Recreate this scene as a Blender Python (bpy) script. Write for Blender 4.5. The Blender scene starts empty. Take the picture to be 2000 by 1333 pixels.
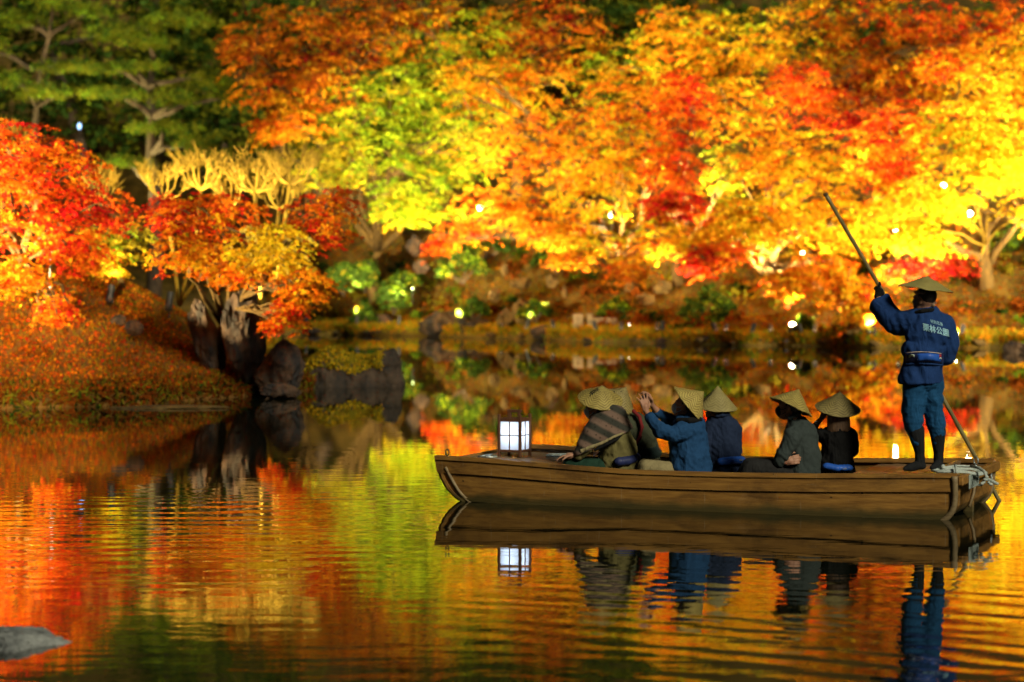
import bpy, bmesh, math, random
import numpy as np
from mathutils import Vector, Matrix, noise
from mathutils.bvhtree import BVHTree

random.seed(7)
RNG = np.random.default_rng(11)
SC = bpy.context.scene
COL = SC.collection
R = math.radians

# ------------------------------------------------------------------ camera
F = 85.0 / 36.0 * 2000.0            # focal length in pixels of a 2000 px wide picture
CAM_Z = 2.1
PITCH = math.atan((666.5 - 530.0) / F)
cam_d = bpy.data.cameras.new("camera")
cam = bpy.data.objects.new("camera", cam_d)
COL.objects.link(cam)
cam.location = (0, 0, CAM_Z)
cam.rotation_euler = (math.pi / 2 - PITCH, 0, 0)
cam_d.lens = 85
cam_d.sensor_width = 36
cam_d.clip_start = 0.1
cam_d.clip_end = 1000
cam_d.dof.use_dof = True
cam_d.dof.focus_distance = 21.3
cam_d.dof.aperture_fstop = 1.7
SC.camera = cam

# ------------------------------------------------------------------ sky, stand-in for near-bank garden lamps, exposure
SUN_EL, SUN_AZ = 32.0, 150.0         # behind the photographer, to the right
world = bpy.data.worlds.new("World")
SC.world = world
world.use_nodes = True
wn = world.node_tree
bg = wn.nodes["Background"]
sky = wn.nodes.new("ShaderNodeTexSky")
sky.sky_type = 'NISHITA'
sky.sun_disc = False
sky.sun_elevation = R(SUN_EL)
sky.sun_rotation = R(SUN_AZ)
wn.links.new(sky.outputs[0], bg.inputs[0])
bg.inputs[1].default_value = 0.0022
sun_d = bpy.data.lights.new("garden_fill", 'SUN')  # sun lamp standing in for the garden lighting behind the viewer
sun_d.energy = 1.9
sun_d.angle = R(14)
sun_d.color = (1.0, 0.92, 0.70)
sun = bpy.data.objects.new("garden_fill", sun_d)
COL.objects.link(sun)
_a, _e = R(SUN_AZ), R(SUN_EL)
_dir = Vector((math.sin(_a) * math.cos(_e), math.cos(_a) * math.cos(_e), math.sin(_e)))
sun.rotation_euler = (-_dir).to_track_quat('-Z', 'Y').to_euler()
SC.view_settings.view_transform = 'Standard'
SC.view_settings.look = 'None'
SC.view_settings.exposure = 0.34
SC.view_settings.gamma = 1.0
SC.render.engine = 'CYCLES'
cy = SC.cycles
cy.max_bounces = 6
cy.diffuse_bounces = 3
cy.glossy_bounces = 3
cy.transmission_bounces = 4
cy.transparent_max_bounces = 4
cy.caustics_reflective = False
cy.caustics_refractive = False
cy.sample_clamp_indirect = 8
cy.use_denoising = True

# ------------------------------------------------------------------ helpers
_cp, _sp = math.cos(PITCH), math.sin(PITCH)


def P(px, py, d):
    """the point that sits at pixel (px, py) at the distance d from the camera's shore (world y = d)"""
    a = (px - 1000.0) / F
    b = -(py - 666.5) / F
    y = _cp + _sp * b
    z = -_sp + _cp * b
    k = d / y
    return Vector((a * k, d, CAM_Z + z * k))


def tag(o, label=None, cat=None, group=None, kind=None):
    if label: o["label"] = label
    if cat: o["category"] = cat
    if group: o["group"] = group
    if kind: o["kind"] = kind
    return o


def empty(name, loc=(0, 0, 0), rz=0.0, label=None, cat=None, group=None):
    o = bpy.data.objects.new(name, None)
    COL.objects.link(o)
    o.location = loc
    o.rotation_euler = (0, 0, rz)
    o.empty_display_size = 0.1
    return tag(o, label, cat, group)


def link(name, me, mat=None, parent=None, smooth=False, loc=None):
    o = bpy.data.objects.new(name, me)
    COL.objects.link(o)
    if mat is not None and not me.materials:
        me.materials.append(mat)
    if smooth:
        me.polygons.foreach_set("use_smooth", np.ones(len(me.polygons), dtype=bool))
    if parent is not None:
        o.parent = parent
    if loc is not None:
        o.location = loc
    return o


class MB:
    """collects simple solids into one mesh"""
    def __init__(s):
        s.v, s.f = [], []

    def add(s, verts, faces):
        n = len(s.v)
        s.v += [tuple(p) for p in verts]
        s.f += [tuple(i + n for i in f) for f in faces]

    def box(s, c, size, rot=None, bev=0.0):
        x, y, z = [q / 2 for q in size]
        M = rot if rot is not None else Matrix.Identity(3)
        c = Vector(c)
        b = min(bev, x * .9, y * .9, z * .9)
        if b <= 0:
            vs = [Vector((i * x, j * y, k * z)) for i in (-1, 1) for j in (-1, 1) for k in (-1, 1)]
            fs = [(0, 1, 3, 2), (4, 6, 7, 5), (0, 4, 5, 1), (2, 3, 7, 6), (0, 2, 6, 4), (1, 5, 7, 3)]
            s.add([c + M @ p for p in vs], fs)
            return
        bm = bmesh.new()
        bmesh.ops.create_cube(bm, size=1)
        for q in bm.verts:
            q.co = Vector((q.co.x * 2 * x, q.co.y * 2 * y, q.co.z * 2 * z))
        bmesh.ops.bevel(bm, geom=list(bm.edges), offset=b, segments=1, affect='EDGES')
        bm.verts.index_update()
        s.add([c + M @ q.co for q in bm.verts], [[q.index for q in f.verts] for f in bm.faces])
        bm.free()

    def tube(s, pts, rad, n=6, caps=True, closed=False):
        pts = [Vector(p) for p in pts]
        m = len(pts)
        if not hasattr(rad, '__len__'):
            rad = [rad] * m
        vs, fs = [], []
        ref = None
        for i, p in enumerate(pts):
            if closed:
                t = pts[(i + 1) % m] - pts[i - 1]
            else:
                t = pts[min(i + 1, m - 1)] - pts[max(i - 1, 0)]
            if t.length < 1e-9: t = Vector((0, 0, 1))
            t.normalize()
            if ref is None:
                ref = Vector((0, 0, 1)) if abs(t.z) < .9 else Vector((1, 0, 0))
            a = t.cross(ref)
            if a.length < 1e-6: a = t.orthogonal()
            a.normalize()
            b = t.cross(a)
            ref = -b if False else ref
            for k in range(n):
                th = 2 * math.pi * k / n
                vs.append(p + (a * math.cos(th) + b * math.sin(th)) * rad[i])
        for i in range(m if closed else m - 1):
            j = (i + 1) % m
            for k in range(n):
                k2 = (k + 1) % n
                fs.append((i * n + k, i * n + k2, j * n + k2, j * n + k))
        if caps and not closed:
            fs.append(tuple(range(n - 1, -1, -1)))
            fs.append(tuple((m - 1) * n + k for k in range(n)))
        s.add(vs, fs)

    def lathe(s, prof, n=24, M=None, cap0=False, cap1=False):
        M = M or Matrix.Identity(4)
        vs, fs = [], []
        for r, z in prof:
            for k in range(n):
                th = 2 * math.pi * k / n
                vs.append(M @ Vector((r * math.cos(th), r * math.sin(th), z)))
        for i in range(len(prof) - 1):
            for k in range(n):
                k2 = (k + 1) % n
                fs.append((i * n + k, i * n + k2, (i + 1) * n + k2, (i + 1) * n + k))
        if cap0: fs.append(tuple(range(n - 1, -1, -1)))
        if cap1: fs.append(tuple((len(prof) - 1) * n + k for k in range(n)))
        s.add(vs, fs)

    def ell(s, c, r, M=None, nu=14, nv=9):
        c = Vector(c)
        if not hasattr(r, '__len__'): r = (r, r, r)
        M = M or Matrix.Identity(3)
        vs, fs = [], []
        for i in range(1, nv):
            ph = math.pi * i / nv
            for k in range(nu):
                th = 2 * math.pi * k / nu
                vs.append(c + M @ Vector((r[0] * math.sin(ph) * math.cos(th), r[1] * math.sin(ph) * math.sin(th), r[2] * math.cos(ph))))
        top, bot = len(vs), len(vs) + 1
        vs += [c + M @ Vector((0, 0, r[2])), c + M @ Vector((0, 0, -r[2]))]
        for i in range(nv - 2):
            for k in range(nu):
                k2 = (k + 1) % nu
                fs.append((i * nu + k, (i + 1) * nu + k, (i + 1) * nu + k2, i * nu + k2))
        for k in range(nu):
            k2 = (k + 1) % nu
            fs.append((top, k, k2))
            fs.append((bot, (nv - 2) * nu + k2, (nv - 2) * nu + k))
        s.add(vs, fs)

    def cap(s, p0, p1, r0, r1, n=14):
        """closed tapered limb with round ends"""
        p0, p1 = Vector(p0), Vector(p1)
        ax = p1 - p0
        L = ax.length
        if L < 1e-6:
            s.ell(p0, r0); return
        q = Vector((0, 0, 1)).rotation_difference(ax.normalized())
        prof = []
        for i in range(1, 5):
            a = -math.pi / 2 + i * math.pi / 8
            prof.append((r0 * math.cos(a), r0 * math.sin(a)))
        for i in range(0, 4):
            a = i * math.pi / 8
            prof.append((r1 * math.cos(a), L + r1 * math.sin(a)))
        M = Matrix.Translation(p0) @ q.to_matrix().to_4x4()
        s.lathe(prof, n, M, True, True)

    def mesh(s, name):
        me = bpy.data.meshes.new(name)
        me.from_pydata(s.v, [], s.f)
        me.update()
        return me

    def build(s, name, mat=None, parent=None, smooth=False):
        return link(name, s.mesh(name), mat, parent, smooth)


def grid_mesh(name, pts):
    """pts: (rows, cols, 3) array -> quad sheet"""
    r, c, _ = pts.shape
    me = bpy.data.meshes.new(name)
    idx = np.arange(r * c).reshape(r, c)
    f = np.stack([idx[:-1, :-1], idx[:-1, 1:], idx[1:, 1:], idx[1:, :-1]], -1).reshape(-1, 4)
    raw_mesh(me, pts.reshape(-1, 3), f)
    return me


def raw_mesh(me, v, f, col=None):
    """v (n,3), f (m,k) all faces the same length"""
    m, k = f.shape
    me.vertices.add(len(v))
    me.vertices.foreach_set("co", np.ascontiguousarray(v, dtype=np.float32).ravel())
    me.loops.add(m * k)
    me.loops.foreach_set("vertex_index", np.ascontiguousarray(f, dtype=np.int32).ravel())
    me.polygons.add(m)
    me.polygons.foreach_set("loop_start", np.arange(0, m * k, k, dtype=np.int32))
    me.update(calc_edges=True)
    if col is not None:
        at = me.attributes.new("leaf_colour", 'FLOAT_COLOR', 'FACE')
        c4 = np.ones((m, 4), dtype=np.float32)
        c4[:, :3] = col
        at.data.foreach_set("color", c4.ravel())


def loft(rows_out, rows_in):
    """closed shell from two (rows, stations, 3) arrays"""
    a, b = np.array(rows_out), np.array(rows_in)
    r, c, _ = a.shape
    v = np.concatenate([a.reshape(-1, 3), b.reshape(-1, 3)])
    A = np.arange(r * c).reshape(r, c)
    B = A + r * c
    fs = []
    for i in range(r - 1):
        for j in range(c - 1):
            fs.append((A[i, j], A[i, j + 1], A[i + 1, j + 1], A[i + 1, j]))
            fs.append((B[i, j], B[i + 1, j], B[i + 1, j + 1], B[i, j + 1]))
    for j in range(c - 1):
        fs.append((A[0, j], B[0, j], B[0, j + 1], A[0, j + 1]))
        fs.append((A[-1, j], A[-1, j + 1], B[-1, j + 1], B[-1, j]))
    for i in range(r - 1):
        fs.append((A[i, 0], A[i + 1, 0], B[i + 1, 0], B[i, 0]))
        fs.append((A[i, -1], B[i, -1], B[i + 1, -1], A[i + 1, -1]))
    mb = MB()
    mb.add(v, fs)
    return mb


def ruffle_cloth(me, off, fn):
    """push every vertex along its normal by fn(world point)"""
    n = len(me.vertices)
    co = np.empty(n * 3, dtype=np.float32)
    no = np.empty(n * 3, dtype=np.float32)
    me.vertices.foreach_get("co", co)
    me.vertices.foreach_get("normal", no)
    co, no = co.reshape(-1, 3), no.reshape(-1, 3)
    o = np.array(off)
    d = np.array([fn(Vector(p + o)) for p in co], dtype=np.float32)
    me.vertices.foreach_set("co", (co + no * d[:, None]).ravel())
    me.update()


def recalc(me):
    bm = bmesh.new()
    bm.from_mesh(me)
    bmesh.ops.recalc_face_normals(bm, faces=bm.faces)
    bm.to_mesh(me)
    bm.free()


def fuse(mb, name, voxel=0.008, smooth=4, fac=0.5):
    """melt overlapping solids into one continuous surface"""
    me = mb.mesh(name)
    o = bpy.data.objects.new(name, me)
    COL.objects.link(o)
    m = o.modifiers.new("r", 'REMESH')
    m.mode = 'VOXEL'
    m.voxel_size = voxel
    if smooth:
        q = o.modifiers.new("s", 'SMOOTH')
        q.iterations = smooth
        q.factor = fac
    dg = bpy.context.evaluated_depsgraph_get()
    out = bpy.data.meshes.new_from_object(o.evaluated_get(dg))
    bpy.data.objects.remove(o)
    bpy.data.meshes.remove(me)
    out.name = name
    return out


# ------------------------------------------------------------------ materials
def mat_new(name):
    m = bpy.data.materials.new(name)
    m.use_nodes = True
    nt = m.node_tree
    return m, nt, nt.nodes["Principled BSDF"]


def N(nt, t, **kw):
    n = nt.nodes.new(t)
    for k, v in kw.items():
        setattr(n, k, v)
    return n


def surf(name, c1, c2=None, rough=0.7, scale=6.0, stretch=(1, 1, 1), bump=0.0, bscale=None, spec=0.4, detail=6, metallic=0.0,
         lo=0.35, hi=0.65, bdist=0.01):
    m, nt, b = mat_new(name)
    b.inputs["Roughness"].default_value = rough
    b.inputs["Specular IOR Level"].default_value = spec
    b.inputs["Metallic"].default_value = metallic
    if c2 is None: c2 = tuple(q * .75 for q in c1)
    tc = N(nt, "ShaderNodeTexCoord")
    mp = N(nt, "ShaderNodeMapping")
    mp.inputs["Scale"].default_value = stretch
    nt.links.new(tc.outputs["Object"], mp.inputs[0])
    nz = N(nt, "ShaderNodeTexNoise")
    nz.inputs["Scale"].default_value = scale
    nz.inputs["Detail"].default_value = detail
    nz.inputs["Roughness"].default_value = .62
    nt.links.new(mp.outputs[0], nz.inputs["Vector"])
    cr = N(nt, "ShaderNodeValToRGB")
    cr.color_ramp.elements[0].position = lo
    cr.color_ramp.elements[1].position = hi
    cr.color_ramp.elements[0].color = (*c2, 1)
    cr.color_ramp.elements[1].color = (*c1, 1)
    nt.links.new(nz.outputs["Fac"], cr.inputs[0])
    nt.links.new(cr.outputs[0], b.inputs["Base Color"])
    if bump > 0:
        n2 = N(nt, "ShaderNodeTexNoise")
        n2.inputs["Scale"].default_value = bscale or scale * 2
        n2.inputs["Detail"].default_value = 5
        nt.links.new(mp.outputs[0], n2.inputs["Vector"])
        bp = N(nt, "ShaderNodeBump")
        bp.inputs["Strength"].default_value = bump
        bp.inputs["Distance"].default_value = bdist
        nt.links.new(n2.outputs["Fac"], bp.inputs["Height"])
        nt.links.new(bp.outputs[0], b.inputs["Normal"])
    return m


def leaf_mat(name, trans=0.45):
    m, nt, b = mat_new(name)
    nt.nodes.remove(b)
    at = N(nt, "ShaderNodeAttribute", attribute_name="leaf_colour")
    d = N(nt, "ShaderNodeBsdfDiffuse")
    t = N(nt, "ShaderNodeBsdfTranslucent")
    mx = N(nt, "ShaderNodeMixShader")
    mx.inputs[0].default_value = trans
    nt.links.new(at.outputs["Color"], d.inputs[0])
    nt.links.new(at.outputs["Color"], t.inputs[0])
    nt.links.new(d.outputs[0], mx.inputs[1])
    nt.links.new(t.outputs[0], mx.inputs[2])
    nt.links.new(mx.outputs[0], nt.nodes["Material Output"].inputs[0])
    return m


def emit_mat(name, col, strength):
    m, nt, b = mat_new(name)
    b.inputs["Base Color"].default_value = (.8, .8, .8, 1)
    b.inputs["Emission Color"].default_value = (*col, 1)
    b.inputs["Emission Strength"].default_value = strength
    return m


M_LEAF = leaf_mat("maple_leaf", .5)
M_NEEDLE = leaf_mat("evergreen_leaf", .2)
M_BARK = surf("bark", (.14, .085, .022), (.06, .038, .014), .9, 9, (1, 1, .35), .6, 22, .2)
M_BARK_DARK = surf("dark_bark", (.12, .085, .05), (.06, .04, .025), .9, 9, (1, 1, .35), .6, 22, .2)
M_TWIG = surf("pale_twig", (.36, .24, .02), (.20, .13, .015), .85, 12, (1, 1, .5), .4, 30, .2)
M_ROCK = surf("rock", (.11, .062, .032), (.02, .017, .016), .8, 2.6, (1.2, 1.2, .45), 1.0, 7, .35, 9, lo=.42, hi=.62, bdist=.09)
M_ROCK_PALE = surf("pale_rock", (.17, .105, .03), (.06, .04, .016), .9, 2.5, (1, 1, 1), .8, 9, .2, 9, bdist=.04)
M_ROCK_GREY = surf("grey_rock", (.36, .38, .36), (.10, .11, .11), .8, 6, (1, 1, 1), .8, 18, .3, 9, bdist=.02)
M_SOIL = surf("bank_soil", (.20, .12, .022), (.08, .06, .014), .95, 1.6, (1, 1, 1), .8, 9, .1, 9, bdist=.06)
M_MOUND = surf("islet_turf", (.24, .11, .022), (.11, .065, .016), .95, 2.2, (1, 1, 1), .7, 14, .1, 9, bdist=.04)
M_STONE = surf("cut_stone", (.34, .26, .15), (.2, .14, .08), .9, 5, (1, 1, 1), .6, 16, .2)
M_BLACK = surf("black_metal", (.03, .03, .03), (.02, .02, .02), .45, 20, spec=.5)
M_STEEL = surf("galvanised_steel", (.55, .62, .62), (.38, .44, .45), .35, 30, metallic=.7)
M_LAMP = emit_mat("lamp_glass", (1.0, .82, .5), 60)
M_LAMP_DIM = emit_mat("small_lamp_glass", (1.0, .82, .5), 5)


def wood(name, c1, c2, axis, rough=.5, spec=.45, bump=.35, sc=5):
    st = [7, 7, 7]
    st[axis] = .55
    return surf(name, c1, c2, rough, sc, tuple(st), bump, sc * 2.2, spec, 9, lo=.3, hi=.72, bdist=.006)


M_HULL = wood("hull_wood", (.48, .245, .05), (.20, .09, .02), 0, .5)
def weather(m, zlo=.02, zhi=.12):
    """scuffs, knots and a green-black tide line on the planks"""
    nt = m.node_tree
    b = nt.nodes["Principled BSDF"]
    base = b.inputs["Base Color"].links[0].from_socket
    tc = N(nt, "ShaderNodeTexCoord")

    def layer(src, scale, st, lo, hi, col, amt, detail=8):
        mp = N(nt, "ShaderNodeMapping")
        mp.inputs["Scale"].default_value = st
        nt.links.new(tc.outputs["Object"], mp.inputs[0])
        nz = N(nt, "ShaderNodeTexNoise")
        nz.inputs["Scale"].default_value = scale
        nz.inputs["Detail"].default_value = detail
        nz.inputs["Roughness"].default_value = .7
        nt.links.new(mp.outputs[0], nz.inputs["Vector"])
        mr = N(nt, "ShaderNodeMapRange", interpolation_type='SMOOTHSTEP')
        mr.inputs[1].default_value, mr.inputs[2].default_value, mr.inputs[4].default_value = lo, hi, amt
        nt.links.new(nz.outputs["Fac"], mr.inputs[0])
        mx = N(nt, "ShaderNodeMix", data_type='RGBA')
        nt.links.new(mr.outputs[0], mx.inputs[0])
        nt.links.new(src, mx.inputs[6])
        mx.inputs[7].default_value = (*col, 1)
        return mx.outputs[2]
    c = layer(base, 1.6, (1, 1, 2.5), .48, .72, (.06, .03, .012), .75)
    c = layer(c, 3.0, (1, 1, 4), .56, .74, (.42, .24, .09), .55)
    c = layer(c, 9.0, (3.2, 1, .35), .60, .72, (.50, .40, .24), .45)
    c = layer(c, 24.0, (.25, 1, 3), .64, .72, (.50, .38, .2), .5)
    c = layer(c, 7.0, (1, 1, 1), .70, .74, (.02, .012, .006), .9, 3)
    sx = N(nt, "ShaderNodeSeparateXYZ")
    nt.links.new(tc.outputs["Object"], sx.inputs[0])
    nz = N(nt, "ShaderNodeTexNoise")
    nz.inputs["Scale"].default_value = 5
    nt.links.new(tc.outputs["Object"], nz.inputs["Vector"])
    ad = N(nt, "ShaderNodeMath", operation='MULTIPLY_ADD')
    ad.inputs[1].default_value = .09
    nt.links.new(nz.outputs["Fac"], ad.inputs[0])
    nt.links.new(sx.outputs[2], ad.inputs[2])
    mr = N(nt, "ShaderNodeMapRange", interpolation_type='SMOOTHSTEP')
    mr.inputs[1].default_value, mr.inputs[2].default_value = zhi + .045, zlo + .045
    mr.inputs[4].default_value = .85
    nt.links.new(ad.outputs[0], mr.inputs[0])
    mx = N(nt, "ShaderNodeMix", data_type='RGBA')
    nt.links.new(mr.outputs[0], mx.inputs[0])
    nt.links.new(c, mx.inputs[6])
    mx.inputs[7].default_value = (.045, .05, .018, 1)
    nt.links.new(mx.outputs[2], b.inputs["Base Color"])


weather(M_HULL)
M_HULL_PALE = wood("weathered_edge_wood", (.36, .27, .14), (.16, .11, .05), 0, .6)
M_DECK_X = wood("deck_wood_long", (.30, .22, .13), (.14, .09, .05), 0, .34, .5)
M_DECK_Y = wood("deck_wood_cross", (.30, .20, .11), (.13, .08, .04), 1, .3, .5)
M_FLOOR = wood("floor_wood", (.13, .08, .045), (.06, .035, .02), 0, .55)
M_LANTERN = wood("lantern_wood", (.20, .085, .04), (.09, .035, .018), 2, .5)
M_BAMBOO = surf("bamboo", (.30, .25, .10), (.17, .14, .055), .35, 3, (6, 6, 1), .2, 12, .5)
M_ROPE = surf("pale_rope", (.62, .70, .64), (.40, .46, .42), .85, 60, (1, 1, 1), .9, 120, .2, bdist=.004)
M_SKIN = surf("skin", (.50, .27, .17), (.42, .21, .13), .55, 14, spec=.4)
M_HAIR_DARK = surf("dark_hair", (.03, .02, .015), (.015, .01, .008), .5, 40, (1, 1, .2), .5, 90)
M_HAIR_BROWN = surf("brown_hair", (.20, .11, .055), (.08, .04, .02), .45, 40, (3, 3, .15), .6, 60)


def cloth(name, c1, c2=None, rough=.9, bump=.55, fold=(9, 9, 4)):
    m = surf(name, c1, c2 or tuple(q * .8 for q in c1), rough, 30, (1, 1, 1), 0, spec=.12)
    nt = m.node_tree
    b = nt.nodes["Principled BSDF"]
    tc = N(nt, "ShaderNodeTexCoord")
    mp = N(nt, "ShaderNodeMapping")
    mp.inputs["Scale"].default_value = fold
    mp.inputs["Rotation"].default_value = (.3, .5, .2)
    nt.links.new(tc.outputs["Object"], mp.inputs[0])
    n1 = N(nt, "ShaderNodeTexNoise")
    n1.inputs["Scale"].default_value = 1.0
    n1.inputs["Detail"].default_value = 3
    n1.inputs["Distortion"].default_value = 1.2
    nt.links.new(mp.outputs[0], n1.inputs["Vector"])
    n2 = N(nt, "ShaderNodeTexNoise")
    n2.inputs["Scale"].default_value = 220
    nt.links.new(tc.outputs["Object"], n2.inputs["Vector"])
    b1 = N(nt, "ShaderNodeBump")
    b1.inputs["Strength"].default_value = bump
    b1.inputs["Distance"].default_value = .05
    nt.links.new(n1.outputs["Fac"], b1.inputs["Height"])
    b2 = N(nt, "ShaderNodeBump")
    b2.inputs["Strength"].default_value = .5
    b2.inputs["Distance"].default_value = .003
    nt.links.new(n2.outputs["Fac"], b2.inputs["Height"])
    nt.links.new(b1.outputs[0], b2.inputs["Normal"])
    nt.links.new(b2.outputs[0], b.inputs["Normal"])
    return m


M_INDIGO = cloth("indigo_cotton", (.018, .055, .19))
M_JEANS = cloth("blue_trousers", (.016, .09, .22))
M_SOCK = cloth("dark_leggings", (.02, .022, .024))
M_GLOVE = cloth("black_glove", (.012, .012, .012), rough=.6)
M_BLUE = cloth("blue_jacket", (.02, .075, .19))
M_NAVY = cloth("navy_jacket", (.022, .036, .08))
M_GREY = cloth("charcoal_jacket", (.05, .065, .062))
M_BLACKC = cloth("black_jacket", (.014, .014, .014))
M_OLIVE = cloth("olive_jacket", (.19, .165, .06))
M_GREEN = cloth("dark_green_jacket", (.075, .085, .05))
M_SKIRT = cloth("green_skirt", (.02, .055, .035))
M_BEIGE = cloth("beige_trousers", (.36, .30, .15))
M_DARKTR = cloth("dark_trousers", (.03, .03, .03))
M_RED = cloth("red_strap_cloth", (.25, .03, .03))
M_POUCH = surf("royal_blue_nylon", (.03, .14, .62), (.02, .10, .5), .45, 30, spec=.4)
M_POUCHD = surf("dark_blue_nylon", (.03, .04, .14), (.02, .03, .10), .5, 30, spec=.4)
M_WHITE = surf("white_print", (.75, .82, .84), (.68, .76, .78), .7, 40)
M_PRINT_BLUE = surf("pale_blue_print", (.38, .68, .80), (.32, .60, .72), .8, 60)
M_INK = surf("ink", (.015, .012, .01), (.01, .01, .008), .8, 40)
M_MASK_W = surf("white_mask", (.62, .74, .80), (.55, .67, .74), .8, 60, bump=.2, bscale=80)
M_MASK_B = surf("black_mask", (.02, .02, .02), (.015, .015, .015), .8, 60)
M_TRIM_RED = surf("red_tag", (.6, .05, .05), (.5, .04, .04), .6, 40)
M_EDGE = surf("pale_piping", (.75, .6, .5), (.65, .5, .42), .6, 40)
M_PLATE = surf("worn_name_plate", (.42, .50, .46), (.28, .34, .31), .7, 14, bump=.2)


def shawl_mat():
    m, nt, b = mat_new("paisley_shawl")
    b.inputs["Roughness"].default_value = .9
    tc = N(nt, "ShaderNodeTexCoord")
    mp = N(nt, "ShaderNodeMapping")
    mp.inputs["Rotation"].default_value = (0, R(-26), 0)
    nt.links.new(tc.outputs["Object"], mp.inputs[0])
    wv = N(nt, "ShaderNodeTexWave", bands_direction='Z')
    wv.inputs["Scale"].default_value = 2.7
    wv.inputs["Distortion"].default_value = 1.2
    wv.inputs["Detail"].default_value = 3
    nt.links.new(mp.outputs[0], wv.inputs[0])
    vo = N(nt, "ShaderNodeTexVoronoi")
    vo.inputs["Scale"].default_value = 24
    nt.links.new(mp.outputs[0], vo.inputs["Vector"])
    c1 = N(nt, "ShaderNodeValToRGB")
    e = c1.color_ramp.elements
    e[0].position, e[0].color = .25, (.035, .035, .025, 1)
    e[1].position, e[1].color = .8, (.19, .12, .085, 1)
    nt.links.new(wv.outputs["Fac"], c1.inputs[0])
    c2 = N(nt, "ShaderNodeValToRGB")
    e = c2.color_ramp.elements
    e[0].position, e[0].color = .12, (.30, .27, .2, 1)
    e[1].position, e[1].color = .3, (1, 1, 1, 1)
    nt.links.new(vo.outputs["Distance"], c2.inputs[0])
    mx = N(nt, "ShaderNodeMix", data_type='RGBA', blend_type='MULTIPLY')
    mx.inputs[0].default_value = .75
    nt.links.new(c1.outputs[0], mx.inputs[6])
    nt.links.new(c2.outputs[0], mx.inputs[7])
    nt.links.new(mx.outputs[2], b.inputs["Base Color"])
    return m


M_SHAWL = shawl_mat()


def hat_mat(name, c1, c2, weave=1.0):
    """woven strips in chevrons: the angle zigzags against the distance from the apex"""
    m, nt, b = mat_new(name)
    b.inputs["Roughness"].default_value = .6
    b.inputs["Specular IOR Level"].default_value = .35
    tc = N(nt, "ShaderNodeTexCoord")
    sx = N(nt, "ShaderNodeSeparateXYZ")
    nt.links.new(tc.outputs["Object"], sx.inputs[0])

    def mth(op, a, bb=None):
        n = N(nt, "ShaderNodeMath", operation=op)
        for i, q in enumerate((a, bb)):
            if q is None: continue
            if isinstance(q, (int, float)): n.inputs[i].default_value = q
            else: nt.links.new(q, n.inputs[i])
        return n.outputs[0]
    ang = mth('ARCTAN2', sx.outputs[1], sx.outputs[0])
    zig = mth('PINGPONG', mth('ADD', ang, 10.0), R(22.5))
    rad = mth('SQRT', mth('ADD', mth('MULTIPLY', sx.outputs[0], sx.outputs[0]), mth('MULTIPLY', sx.outputs[1], sx.outputs[1])))
    ph = mth('ADD', mth('MULTIPLY', rad, 290.0), mth('MULTIPLY', zig, 24.0))
    w = mth('SINE', ph)
    w2 = mth('SINE', mth('MULTIPLY', ang, 90.0))
    ww = mth('MULTIPLY', mth('ADD', mth('MULTIPLY', w, .27), mth('MULTIPLY', w2, .12)), weave)
    nz = N(nt, "ShaderNodeTexNoise")
    nz.inputs["Scale"].default_value = 16
    nz.inputs["Detail"].default_value = 6
    nt.links.new(tc.outputs["Object"], nz.inputs["Vector"])
    fac = mth('ADD', ww, nz.outputs["Fac"])
    cr = N(nt, "ShaderNodeValToRGB")
    cr.color_ramp.elements[0].position = .15
    cr.color_ramp.elements[0].color = (*c2, 1)
    cr.color_ramp.elements[1].position = .85
    cr.color_ramp.elements[1].color = (*c1, 1)
    nt.links.new(fac, cr.inputs[0])
    nt.links.new(cr.outputs[0], b.inputs["Base Color"])
    bp = N(nt, "ShaderNodeBump")
    bp.inputs["Strength"].default_value = .7
    bp.inputs["Distance"].default_value = .004
    nt.links.new(ww, bp.inputs["Height"])
    nt.links.new(bp.outputs[0], b.inputs["Normal"])
    return m


M_HATS = [hat_mat("woven_straw", (.50, .40, .11), (.20, .145, .035)), hat_mat("weathered_straw", (.42, .34, .12), (.17, .13, .045), .8),
          hat_mat("fresh_straw", (.56, .45, .13), (.25, .18, .045), 1.2), hat_mat("grey_straw", (.40, .34, .13), (.22, .18, .065), .6)]
HAT_N = [0]
M_HAT_FINE = hat_mat("fine_sedge", (.42, .37, .12), (.29, .24, .07), .4)


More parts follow.
